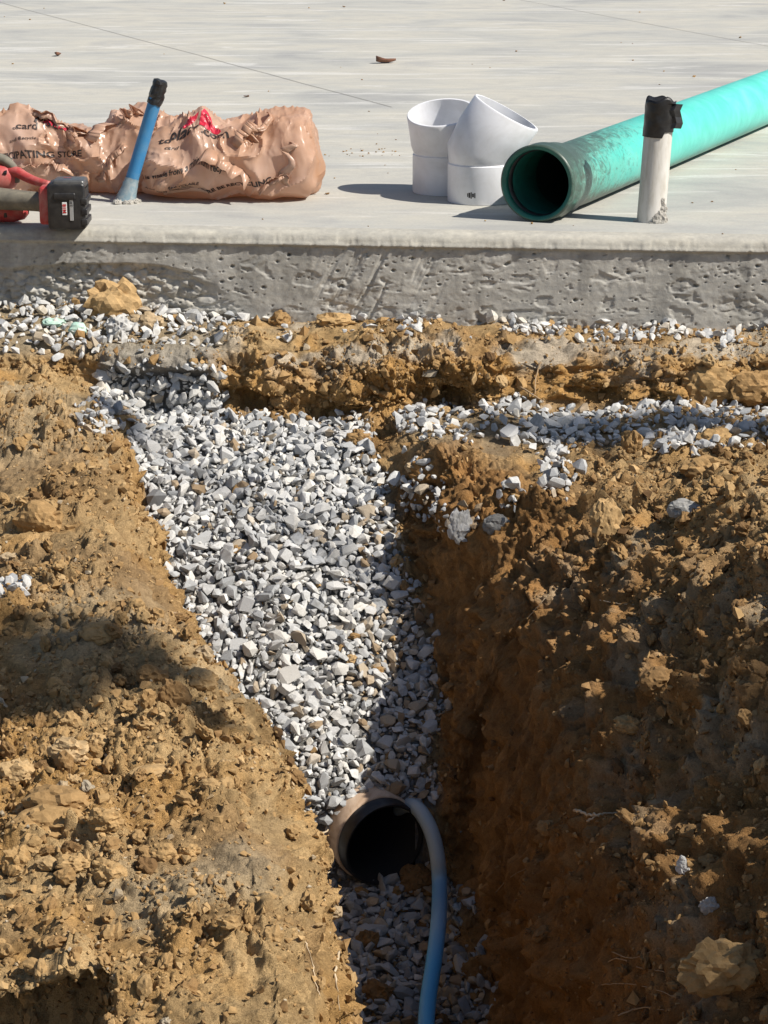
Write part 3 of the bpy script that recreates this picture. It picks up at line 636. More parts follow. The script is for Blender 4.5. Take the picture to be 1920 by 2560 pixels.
ri_ = [(gc(0.0, 0), gdir, rb - 0.004), (gc(0.001, 0), gdir, rb - 0.012), (gc(0.02, 0), gdir, rb - 0.013), (gc(0.024, 0), gdir, rb - 0.008), (gc(0.045, 0), gdir, rb - 0.008), (gc(0.05, 0), gdir, rb - 0.0135), (gc(0.16, 0), gdir, rb - 0.0145), (gc(0.165, 0), gdir, rp - 0.006)] + [(gc(0.2, 0), gdir, rp - 0.006)]
shell('inner_bore', [(gc(s, 0), gdir, rp - 0.006) for s in (0.2, 0.5, 1.0, 2.0, 6.0)], plain('shaded_green_pipe_inside', (0.02, 0.05, 0.04), 0.7, (0.05, 0.05, 0.035), 20), t, 72)  # deep shade of the pipe's inside put into the colour
shell('bore', ri_, plain('shaded_green_bore', (0.012, 0.13, 0.10), 0.5, (0.02, 0.07, 0.055), 18), t, 72)  # green darkened to carry the shade inside the bell
shell('gasket', [(gc(0.024, 0), gdir, rb - 0.0085), (gc(0.028, 0), gdir, rb - 0.0145), (gc(0.036, 0), gdir, rb - 0.016), (gc(0.044, 0), gdir, rb - 0.0145), (gc(0.047, 0), gdir, rb - 0.0085)], M_black, t, 72)
# white elbow fittings
def elbow(c, rl, ru, hl, hu, tilt, name_label):
    c = np.array(c); t = empty('pipe_elbow', tuple(c)); tag(t, name_label, 'pipe fitting')
    up = np.array([0, 0, 1.]); ax = np.array(tilt, float); ax /= np.linalg.norm(ax); k = c + up * (hl + 0.012)
    th = 0.007
    lo = [(c, up, rl - th), (c + up * 0.0005, up, rl - 0.001), (c + up * 0.003, up, rl), (c + up * (hl - 0.002), up, rl), (c + up * hl, up, rl - 0.003)]
    sharp(shell('lower_hub', lo + [(c + up * (hl + 0.008), up, rl - 0.004)], M_pvc, t), 50)
    mid_ax = up + ax; mid_ax /= np.linalg.norm(mid_ax)
    k2 = k + up * 0.014; uo = [(c + up * (hl - 0.001), up, rl - 0.004), (c + up * (hl + 0.003), up, rl - 0.002), (k2, mid_ax, ru - 0.001), (k2 + ax * 0.045, ax, ru), (k + ax * (hu - 0.003), ax, ru + 0.001), (k + ax * hu, ax, ru - 0.001), (k + ax * hu, ax, ru - th), (k + ax * (hu * 0.30), ax, ru - th - 0.001), (k + ax * (hu * 0.27), ax, ru - th - 0.006), (c + up * hl, up, rl - th - 0.006), (c + up * 0.001, up, rl - th)]
    sharp(shell('upper_hub', uo, M_pvc, t), 50); return t
fl = elbow((0.156, 0.745, 0), 0.083, 0.0885, 0.098, 0.100, (-0.10, -0.30, 1), 'white plastic pipe elbow standing upright, its mouth tipped forward')
fr = elbow((0.243, 0.592, 0), 0.0845, 0.089, 0.096, 0.128, (0.54, -0.05, 1), 'white plastic pipe elbow leaning over beside the green pipe bell')
for k in range(5):            # small stamped marks
    th = -2.02 + 0.055 * k; cth, sth = math.cos(th), math.sin(th); rr = 0.0847; q = np.array([0.243, 0.592, 0.026])
    tng = np.array([-sth, cth, 0]) * 0.0018 * (1.3 if k % 2 else 0.8); nn = np.array([cth, sth, 0]); hh = np.array([0, 0, 0.005 + 0.002 * (k % 3)])
    b_ = q + nn * rr; link('stamped_mark', py_mesh('stamped_mark', [b_ - tng - hh, b_ + tng - hh, b_ + tng + hh * .8, b_ - tng + hh * .8], [(0, 1, 2, 3)]), M_labelk, fr, False)
# white conduit stub with black tape
cb = at_z(1627, 553, 0.0); ax = np.array([0.055, 0.02, 1]); ax /= np.linalg.norm(ax)
t = empty('conduit_stub', tuple(cb)); tag(t, 'upright white conduit stub with black taped top standing in the slab', 'conduit')
def ca_(s): return cb + ax * s
shell('conduit', [(ca_(-0.06), ax, 0.0335), (ca_(0.0), ax, 0.0335)] + [(ca_(s), ax, 0.0335) for s in np.linspace(0.02, 0.262, 14)] + [(ca_(0.262), ax, 0.030), (ca_(0.1), ax, 0.030)], M_pvcdirty, t, 40)
n = 40; V = []
for i, s in enumerate(np.linspace(0.213, 0.286, 12)):
    x, y, _ = frame(ax); th = np.linspace(0, 2 * math.pi, n, endpoint=False); fl_ = 1 + 0.012 * np.sin(th * 7 + i * .9) + 0.012 * np.sin(th * 3 - i * 1.3)
    low_ = np.where((np.cos(th - 5.6) > 0.55), -0.014, 0) if i == 0 else np.zeros(n); top_ = (0.006 * np.sin(th * 2 + 1) + 0.004 * np.sin(th * 5)) * (i / 11) ** 2
    V.append(ca_(s) + 0.0358 * fl_[:, None] * (np.cos(th)[:, None] * x + np.sin(th)[:, None] * y) + ax * (low_ + top_)[:, None])
V.append(ca_(0.279) + 0.026 * (np.cos(th)[:, None] * x + np.sin(th)[:, None] * y)); V = np.concatenate(V); Fq = grid_faces(13, n, True).tolist() + [list(range(12 * n, 13 * n))]
link('tape_wrap', py_mesh('tape_wrap', V, Fq), M_tape, t, True)
# loose tape end sticking out to the right
fx = [ca_(0.278) + np.array([0.030, -0.022, 0]), ca_(0.276) + np.array([0.050, -0.016, 0]), ca_(0.262) + np.array([0.044, -0.022, 0]), ca_(0.246) + np.array([0.050, -0.012, 0]), ca_(0.232) + np.array([0.054, -0.014, 0]), ca_(0.220) + np.array([0.050, -0.018, 0])]
V = []; 
for q in fx: V += [q + np.array([-0.036, -0.004, 0]), q + np.array([-0.016, -0.012, 0.002]), q]
V = np.array(V); V = np.concatenate([V, V + np.array([0.001, 0.003, 0])]); n3 = len(fx); Fq = [f_.tolist() for f_ in grid_faces(n3, 3)] + [(f_ + 3 * n3)[::-1].tolist() for f_ in grid_faces(n3, 3)]
link('tape_end', py_mesh('tape_end', V, Fq), M_tape, t, False)
for i, (dx, dz, s) in enumerate([(0.018, 0.012, .030), (0.024, 0.034, .022), (0.010, 0.006, .026), (0.030, 0.006, .018), (0.022, 0.052, .014), (-0.036, 0.002, .012), (0.0, 0.002, .014)]):
    yy = -math.sqrt(max(0.0335 ** 2 - min(abs(dx), 0.033) ** 2, 0)); lump('mortar_splash', cb + np.array([dx, yy, dz]), (s, s * .5, s * (1.2 if dx > 0 else .6)), M_splat, t, 40 + i, 3, 0.25, 2.5)
# blue stub with taped tip
sb, st = at_z(313, 506, 0.0), at_y(404, 196, 0.56); sdv = pipe_axis(sb, st); Ls = np.linalg.norm(st - sb)
t = empty('blue_pipe_stub', tuple(sb)); tag(t, 'blue plastic water pipe stub slanting out of the slab with black tape tip', 'pipe')
tube('pipe', [sb + sdv * s for s in np.linspace(-0.05, Ls - 0.02, 24)], 0.0165, M_blue, t, 24)
V, F = tube_arrays([sb + sdv * (Ls - 0.066 + 0.0075 * i) for i in range(9)] + [sb + sdv * (Ls - 0.004)], [0.0178, 0.0188, 0.018, 0.0195, 0.0188, 0.0195, 0.018, 0.019, 0.0175, 0.011], 16); V += rng.normal(size=V.shape) * 0.0011
link('tape_wrap', py_mesh('tape_wrap', V, F), M_tape, t, False)
M_clear = plain('cloudy_tape', (0.20, 0.29, 0.34), 0.35, (0.42, 0.43, 0.41), 60, 0.4)
V, F = tube_arrays([sb + sdv * s for s in np.linspace(0.0, 0.065, 9)], [0.027, 0.025, 0.0235, 0.022, 0.021, 0.020, 0.019, 0.018, 0.0169], 18, False); V += rng.normal(size=V.shape) * 0.0009
link('clear_tape_wrap', py_mesh('clear_tape_wrap', V, F), M_clear, t, True)
for i, (dx, dy, s) in enumerate([(0.026, -0.01, .022), (0.014, -0.024, .02), (-0.016, -0.026, .024), (0.034, 0.0, .012), (0.004, -0.028, .016)]):
    lump('mortar_splash', sb + np.array([dx, dy, 0.003]), (s, s, s * .7), M_splat, t, 60 + i, 3, 0.25, 2.5)

# ------------------------------------------------------------------ crumpled plastic bags (film draped over their contents)
def crumple(name, prof, yc, wid, label, seed, nu=150, nv=200, avoid=None):
    """crumpled film: smooth hollows between sharp ridges, at three sizes, on a slumped sack shape"""
    prof = np.array(prof, float); x0, x1 = prof[0, 0], prof[-1, 0]; s = np.linspace(0, 1, nv); th = np.linspace(0, 2 * math.pi, nu, endpoint=False)
    X = x0 + (x1 - x0) * s; hh = np.interp(X, prof[:, 0], prof[:, 1]); hh = np.convolve(np.pad(hh, 6, mode='edge'), np.ones(13) / 13, 'valid')
    cap = np.clip(np.minimum((X - x0), (x1 - X)) / 0.06, 0.0, 1); cap = np.sqrt(1 - (1 - cap) ** 2) * 0.985 + 0.015
    h = hh * (0.25 + 0.75 * cap); w = wid * (0.8 + 0.2 * hh / hh.max()) * cap; zc = hh * 0.46
    ct, st = np.cos(th)[None], np.sin(th)[None]; ex = 0.82
    V = np.stack([X[:, None] + 0 * ct, yc + w[:, None] * np.sign(ct) * np.abs(ct) ** ex, zc[:, None] + 0.54 * h[:, None] * np.sign(st) * np.abs(st) ** ex * np.where(st < 0, 0.86, 1)], -1)
    Nn = np.stack([-0.9 * np.gradient(w)[:, None] / np.gradient(X)[:, None] * np.ones_like(ct), ct + 0 * s[:, None], st + 0 * s[:, None]], -1); Nn /= np.linalg.norm(Nn, axis=-1, keepdims=True)
    q = V.reshape(-1, 3) + seed * 1.37; wp = np.stack([fbm(q * 7, 3, seed + i) for i in range(3)], -1); tw = q + 0.035 * wp
    sh = np.stack([tw[:, 0] + 0.35 * tw[:, 2], tw[:, 1], tw[:, 2] - 0.25 * tw[:, 0]], -1)
    A1, B1, r1, t1 = cells(sh * np.array([8.5, 8, 6.5]), seed); A2, B2, r2, t2 = cells((tw + 0.02 * wp[:, ::-1]) * np.array([19, 17, 11]), seed + 5); A3, B3, r3, t3 = cells((tw + .01 * wp) * np.array([55, 55, 42]), seed + 11)
    msk = sstep(-0.2, 0.3, fbm(q * 8, 2, seed + 40))
    d_ = 0.052 * (A1 ** 1.2 - 0.45) + 0.017 * (A2 - 0.42) * (0.35 + 0.8 * msk) + 0.0060 * (A3 - 0.35) * msk + 0.010 * wp[:, 0]
    rd = np.abs(fbm(tw * np.array([10, 14, 8]) + 3, 2, seed + 50)); d_ += 0.014 * np.exp(-rd * 22)
    for kk, (fq, am) in enumerate([((22, 30, 14), .0035), ((14, 20, 34), .003), ((46, 50, 30), .0012)]): d_ += am * np.exp(-np.abs(fbm((tw + .012 * wp[:, ::-1]) * np.array(fq) + kk * 5, 2, seed + 80 + kk)) * 18) * (0.3 + msk)                       # a few long sharp folds
    if seed == 5: d_ *= 1 - 0.45 * sstep(-0.33, -0.24, V.reshape(-1, 3)[:, 0])
    V = V + Nn * (d_.reshape(nv, nu) * np.minimum(1, cap * 1.2)[:, None])[..., None]
    V[..., 0] += (0.012 * fbm(q * 14, 2, seed + 60)).reshape(nv, nu)
    if avoid is not None:
        A, dA, ra = avoid; rel = V - A; al = (rel @ dA)[..., None]; per = rel - al * dA; pl = np.linalg.norm(per, axis=-1, keepdims=True); push = np.array([0, 1.0, 0])
        near_ = np.abs(per[..., 0:1]) < ra; V = np.where(near_ & (V[..., 1:2] < A[1] + ra + 0.006), np.concatenate([V[..., :1], np.full_like(V[..., :1], A[1] + ra + 0.006), V[..., 2:]], -1), V)
    zf = 0.0015 + 0.004 * np.abs(fbm(q * 20, 2, seed + 70)).reshape(nv, nu); V[..., 2] = np.where(V[..., 2] < zf, zf, V[..., 2])
    me = np_mesh('bag_film', V.reshape(-1, 3), grid_faces(nv, nu, True))
    base = (float((x0 + x1) / 2), float(yc), 0.0); e = empty(name, base); tag(e, label, 'plastic bag', 'crumpled tan plastic bags on the slab'); sharp(link('bag_film', me, M_bag, e, True), 24)
    return e, V, (x1 - x0) * 1.12 / nv, 0.78 / nu
def interp_path2(V):
    a = interp_path_grid(V, False); return np.swapaxes(interp_path_grid(np.swapaxes(a, 0, 1), True), 0, 1)
def interp_path_grid(V, wrap):
    if wrap: p0, p1, p2, p3 = np.roll(V, 1, 0), V, np.roll(V, -1, 0), np.roll(V, -2, 0); mid_ = (-p0 + 9 * p1 + 9 * p2 - p3) / 16; return np.stack([V, mid_], 1).reshape(-1, *V.shape[1:])
    mid_ = V[:-1] * .5 + V[1:] * .5; out = np.empty((2 * len(V) - 1,) + V.shape[1:]); out[::2] = V; out[1::2] = mid_; return out
def print_on(bag, V2, F, u, v, mat, rot=0.0, name='printed_text'):
    e, Gd, du, dv = bag; uu_, vv2, dep_ = project(Gd); nrm_ = np.cross(np.gradient(Gd, axis=0), np.roll(Gd, -1, 1) - np.roll(Gd, 1, 1)); nrm_ /= np.linalg.norm(nrm_, axis=-1, keepdims=True) + 1e-9
    cen = Gd.mean(axis=1, keepdims=True); sgn = np.sign((nrm_ * (Gd - cen)).sum(-1, keepdims=True).mean()); nrm_ = nrm_ * sgn
    cost = np.hypot(uu_ - u, vv2 - v) + (dep_ - dep_.min()) * 400 + np.where((nrm_ * (CAM - Gd)).sum(-1) > 0, 0, 80)
    i0, j0 = np.unravel_index(np.argmin(cost), cost.shape)
    up = 1 if Gd[i0, (j0 + 3) % Gd.shape[1], 2] > Gd[i0, (j0 - 3) % Gd.shape[1], 2] else -1
    ca, sa = math.cos(rot), math.sin(rot); x = V2[:, 0] * ca - V2[:, 1] * sa; y = V2[:, 0] * sa + V2[:, 1] * ca
    fi = np.clip(i0 + x / du, 0, Gd.shape[0] - 1.001); fj = (j0 + up * y / dv) % Gd.shape[1]
    i = fi.astype(int); j = fj.astype(int); a = (fi - i)[:, None]; b = (fj - j)[:, None]; j2 = (j + 1) % Gd.shape[1]
    W = Gd[i, j] * (1 - a) * (1 - b) + Gd[i + 1, j] * a * (1 - b) + Gd[i, j2] * (1 - a) * b + Gd[i + 1, j2] * a * b
    nn = nrm_[i, j]; W = W + nn * 0.0014
    W[:, 2] = np.maximum(W[:, 2], 0.002); link(name, py_mesh(name, W, F), mat, e, False)
bagR = crumple('plastic_bag', [(-0.60, .12), (-0.56, .15), (-0.50, .18), (-0.455, .232), (-0.42, .185), (-0.36, .175), (-0.30, .19), (-0.25, .212), (-0.20, .212), (-0.155, .16)], 0.665, 0.112, 'crumpled tan plastic shopping bag with red print, the one between stub and elbows', 5)
bagL = crumple('plastic_bag', [(-1.20, .14), (-1.05, .165), (-0.92, .178), (-0.80, .165), (-0.72, .16), (-0.66, .19), (-0.62, .215), (-0.57, .20), (-0.52, .185), (-0.47, .16)], 0.79, 0.102, 'crumpled tan plastic shopping bag lying behind the red power tool', 9, avoid=(sb, sdv, 0.020))
for bag, txt, size, u, v, rot, bold in [
    (bagL, 'place', 0.050, 130, 298, -0.3, .0014), (bagL, 'card', 0.034, 70, 318, 0.0, .0005), (bagL, 'PARTICIPATING STORE', 0.028, 75, 385, 0.08, .0008), (bagL, 'and Recycle', 0.016, 55, 345, 0.12, .0002), (bagL, 'or', 0.016, 40, 322, 0.15, .0002),
    (bagR, 'place', 0.042, 465, 330, -0.35, .0012), (bagR, '.com', 0.038, 535, 340, 0.2, .001), (bagR, 'tc', 0.034, 412, 352, -0.15, .0006), (bagR, 'This bag is made from a minimum recycled', 0.018, 450, 425, 0.03, .0005), (bagR, 'RECYCLABLE', 0.0145, 460, 463, 0.0, .0003), (bagR, 'MORE BE RECYCLING', 0.022, 575, 462, 0.25, .0008), (bagR, 'from post-consumer', 0.0145, 420, 487, 0.03, .0002), (bagR, 'card', 0.022, 430, 372, -0.3, .0003)]:
    V2, F2 = text_mesh(txt, size, 0.005, bold); V2[:, 1] -= size * 0.3; print_on(bag, V2, F2, u, v, M_ink, rot)
def blob2(pts, k=40, spacing=0.006):
    pts = np.array(pts); bm = bmesh.new(); vs_ = [bm.verts.new((x, y, 0)) for x, y in pts]; bm.faces.new(vs_); bmesh.ops.triangulate(bm, faces=bm.faces[:])
    for _ in range(4):
        es = [e for e in bm.edges if e.calc_length() > spacing]
        if es: bmesh.ops.subdivide_edges(bm, edges=es, cuts=1); bmesh.ops.triangulate(bm, faces=bm.faces[:])
    bm.verts.index_update(); V = np.array([v.co[:] for v in bm.verts]); F = [[v.index for v in f_.verts] for f_ in bm.faces]; bm.free(); return V, F
th = np.linspace(0, 2 * math.pi, 18, endpoint=False)
for bag, pts, u, v, rot in [(bagR, np.c_[0.024 * np.cos(th), 0.014 * np.sin(th)], 475, 292, 0.4), (bagR, [(-.01, -.028), (.012, -.034), (.016, -.008), (.042, -.03), (.05, -.022), (.022, .012), (.014, .034), (-.006, .038), (-.008, 0)], 512, 290, 0.0), (bagL, [(-.05, .006), (.03, -.012), (.04, .0), (.0, .012), (-.04, .016)], 160, 292, -0.1)]:
    V2, F2 = blob2(pts); print_on(bag, V2, F2, u, v, M_redink, rot, 'red_print')

def loose_fold(bag, u, v, length, height, ang, seed):
    """thin flap of film standing off the bag: a creased sheet rooted on the surface"""
    e, Gd, du, dv = bag; r = np.random.default_rng(seed); uu_, vv2, dep_ = project(Gd); cost = np.hypot(uu_ - u, vv2 - v) + (dep_ - dep_.min()) * 300; i0, j0 = np.unravel_index(np.argmin(cost), cost.shape)
    m, k = 22, 9; tt = np.linspace(-.5, .5, m); fi = np.clip(i0 + tt * length * math.cos(ang) / du, 1, Gd.shape[0] - 2); up = 1 if Gd[i0, (j0 + 3) % Gd.shape[1], 2] > Gd[i0, (j0 - 3) % Gd.shape[1], 2] else -1
    fj = (j0 + up * tt * length * math.sin(ang) / dv) % Gd.shape[1]; B = Gd[fi.astype(int), fj.astype(int)]; B = B * .5 + (B[0] + (B[-1] - B[0]) * (tt + .5)[:, None]) * .5
    out = np.array([0.15 * r.normal(), -0.55, 0.85]); out /= np.linalg.norm(out); side = np.cross(out, B[-1] - B[0]); side /= np.linalg.norm(side) + 1e-9
    hp_ = height * np.sin(np.pi * (tt + .5)) ** .6 * (0.75 + 0.25 * np.interp(tt, np.linspace(-.5, .5, 7), r.random(7) * 2)); zig = np.interp(tt, np.linspace(-.5, .5, 9), r.normal(size=9)) * 0.010
    V = np.concatenate([B - out * 0.008 + out * (hp_ + .008)[:, None] * w + side * (zig * w + 0.018 * r.normal() * w * w)[:, None] for w in np.linspace(0, 1, k)])
    V[:, 2] = np.maximum(V[:, 2], 0.002); o = sharp(link('loose_fold', py_mesh('loose_fold', V, grid_faces(k, m).tolist()), M_bag, e, True), 20); sm = o.modifiers.new('film', 'SOLIDIFY'); sm.thickness = 0.0004
for bag, u, v, ln, ht, ang, sd2 in [(bagR, 620, 345, .10, .030, .9, 2), (bagR, 660, 330, .12, .026, 1.2, 3), (bagR, 560, 430, .14, .024, -.3, 4), (bagR, 730, 420, .10, .026, 1.4, 5), (bagR, 690, 460, .09, .022, .4, 7), (bagR, 470, 470, .12, .018, .05, 13),
    (bagL, 120, 300, .12, .026, -.2, 8), (bagL, 190, 350, .10, .028, .9, 9), (bagL, 240, 330, .11, .030, 1.1, 10), (bagL, 270, 420, .13, .024, .8, 11), (bagL, 90, 420, .14, .020, .2, 12), (bagL, 340, 290, .08, .030, .9, 14), (bagL, 160, 440, .12, .020, -.5, 15)]: loose_fold(bag, u, v, ln, ht, ang, sd2)

# ------------------------------------------------------------------ red cordless tool at the slab edge
ex = -0.735; ey = slab_y(ex); t = empty('power_tool', (ex, ey + 0.03, 0)); tag(t, 'red and black cordless power tool lying at the slab edge', 'power tool')
bc = np.array([ex + 0.002, ey - 0.006, 0.056])
b_ = bevel_box('battery', bc, (0.088, 0.080, 0.108), M_black, t, 0.010)
bevel_box('battery_cap', bc + np.array([0.006, 0, 0.046]), (0.076, 0.074, 0.03), M_smoke, b_, 0.010)
for z in (-0.036, -0.012, 0.012): bevel_box('battery_rib', bc + np.array([0.041, 0, z]), (0.014, 0.083, 0.015), M_black, b_, 0.003)
bevel_box('battery_latch', bc + np.array([-0.003, -0.037, 0.024]), (0.05, 0.014, 0.016), M_black, b_, 0.004)
yf = bc[1] - 0.0405
bevel_box('silver_label', (bc[0] + 0.012, yf, bc[2] - 0.006), (0.0085, 0.002, 0.052), M_silver, b_, 0.0006, 1)
lb = bevel_box('white_label', (bc[0] - 0.004, yf, bc[2] - 0.004), (0.011, 0.002, 0.030), M_label, b_, 0.0006, 1)
V, F = text_mesh('M18', 0.012, 1, .0004); V = np.c_[-(V[:, 1] - 0.004), np.zeros(len(V)), V[:, 0]] + np.array([bc[0] - 0.004, yf - 0.0016, bc[2] - 0.004]); link('label_lettering', py_mesh('label_lettering', V, F), M_labelr, b_, False)
V, F = text_mesh('2.0', 0.009, 1, .0002); V = np.c_[-(V[:, 1] - 0.003), np.zeros(len(V)), V[:, 0]] + np.array([bc[0] + 0.012, yf - 0.0016, bc[2] + 0.006]); link('label_lettering', py_mesh('label_lettering', V, F), M_labelk, b_, False)
V, F = text_mesh('M18', 0.010, 1, .0003); V = np.c_[V[:, 0], (V[:, 1] - .002) , np.zeros(len(V))] + np.array([bc[0], bc[1], bc[2] + 0.0617]); link('label_lettering', py_mesh('label_lettering', V, F), M_labelr, b_, False)
bevel_box('battery_foot', bc + np.array([-0.048, 0.003, 0.0]), (0.034, 0.066, 0.088), M_red, t, 0.010, 3)
hz = 0.060
gp = [(bc[0] - 0.045, bc[1] + 0.004, hz - .002), (bc[0] - 0.075, bc[1] + 0.014, hz), (bc[0] - 0.11, bc[1] + 0.026, hz + .001), (bc[0] - 0.15, bc[1] + 0.038, hz + .002), (bc[0] - 0.20, bc[1] + 0.052, hz + .004), (bc[0] - 0.25, bc[1] + 0.062, hz + .005)]
tube('grip', smooth_path(gp, 5), np.interp(np.linspace(0, 1, 26), [0, .15, .4, .7, 1], [0.026, 0.0225, 0.0235, 0.026, 0.028]), M_grip, t, 24)
tube('guard_strut', smooth_path([(bc[0] - 0.045, bc[1] + 0.02, 0.098), (bc[0] - 0.08, bc[1] + 0.04, 0.104), (bc[0] - 0.105, bc[1] + 0.055, 0.112), (bc[0] - 0.13, bc[1] + 0.068, 0.122), (bc[0] - 0.16, bc[1] + 0.078, 0.118)], 5), np.linspace(0.009, 0.014, 21), M_red, t, 16)
hc = np.array([bc[0] - 0.185, bc[1] + 0.085, 0.108]); body = shell('motor_housing', [(hc + np.array([s, 0, 0]), (1, 0, 0), r0) for s, r0 in ((-.20, .036), (-.14, .038), (-.05, .039), (0.0, .038), (.03, .034), (.05, .025), (.06, .010))], M_red, t, 32)
for k in range(6): bevel_box('vent_slot', hc + np.array([-0.045 + 0.0155 * k, -0.0335 + (0.004 if k > 4 else 0), 0.014]), (0.008, 0.012, 0.006), M_black, body, 0.001, 1, (R(25), 'X'))
tube('rubber_bumper', smooth_path([hc + np.array(q) for q in ((-.12, -.01, .052), (-.05, -.012, .054), (-.005, -.012, .050), (.03, -.012, .040), (.052, -.012, .018), (.056, -.012, -.012))], 6), np.interp(np.linspace(0, 1, 31), [0, .6, 1], [.013, .012, .007]), M_grip, t, 16)
lowb = shell('lower_housing', [(np.array([bc[0] - s, bc[1] + 0.08, 0.0285]), (1, 0, 0), r0) for s, r0 in ((.29, .026), (.2, .0275), (.14, .0265), (.115, .02), (.105, .008))], M_red, t, 28)
for k in range(3): bevel_box('vent_slot', (bc[0] - 0.20 + 0.022 * k, bc[1] + 0.057, 0.022), (0.007, 0.008, 0.012), M_black, lowb, 0.001, 1)

# ------------------------------------------------------------------ pipe and hose in the trench
M_buried = plain('dirty_white_pipe', (0.60, 0.46, 0.34), 0.65, (0.30, 0.18, 0.10), 24, 0.2, (1, .4, 1)); M_dark = plain('shaded_pipe_inside', (0.006, 0.006, 0.007), 0.8, (0.012, 0.011, 0.010), 30)  # near-black inside colour holds the shade of the bore
mo = at_y(962, 2112, -1.185); pd = np.array([-0.46, 0.88, 0.06]); pd /= np.linalg.norm(pd); t = empty('buried_pipe', (mo[0], mo[1], mo[2] - 0.085)); tag(t, 'dirty white sewer pipe mouth sticking out of the gravel in the trench', 'pipe')
shell('barrel', [(mo + pd * 0.03, pd, 0.080), (mo + pd * 0.03, pd, 0.086), (mo + pd * 0.032, pd, 0.088)] + [(mo + pd * s, pd, 0.088) for s in (0.06, 0.1, 0.2, 0.5)], M_buried, t, 56)
shell('black_shade_ring', [(mo, pd, 0.081), (mo + pd * 0.002, pd, 0.084), (mo + pd * 0.035, pd, 0.084)], M_black, t, 56)  # black ring standing in for the shade in the pipe mouth
shell('bore', [(mo, pd, 0.081), (mo + pd * 0.001, pd, 0.077), (mo + pd * 0.25, pd, 0.077), (mo + pd * 0.9, pd, 0.077)], M_dark, t, 56)
hp = [at_y(*q) for q in [(1000, 2025, -1.05), (1022, 2012, -1.12), (1050, 2028, -1.165), (1078, 2078, -1.20), (1094, 2145, -1.225), (1099, 2220, -1.255)]] + [at_z(u, v, z) for u, v, z in [(1096, 2310, -1.005), (1084, 2410, -1.03), (1069, 2510, -1.045), (1062, 2620, -1.06), (1050, 2740, -1.07)]]
t = tube('water_hose', smooth_path(hp, 8), 0.0145, None, None, 20); tag(t, 'blue water line curving out of the gravel past the buried pipe', 'hose')
def mat_hose():
    t = NT('muddy_blue_hose'); v = t.coord(); n = t.noise(v, 14, 5, 0.65); s = t.n('SeparateXYZ'); t.l(v, s.inputs[0])
    k = t.n('MapRange'); t.l(s.outputs[2], k.inputs[0]); k.inputs[1].default_value = -1.02; k.inputs[2].default_value = -0.97
    c = t.mix(n, (0.07, 0.38, 0.74), (0.10, 0.43, 0.76)); m = t.mix(n, (0.26, 0.40, 0.50), (0.46, 0.46, 0.44))
    return t.set(t.mix(k.outputs[0], c, m), 0.45)
t.data.materials.append(mat_hose())

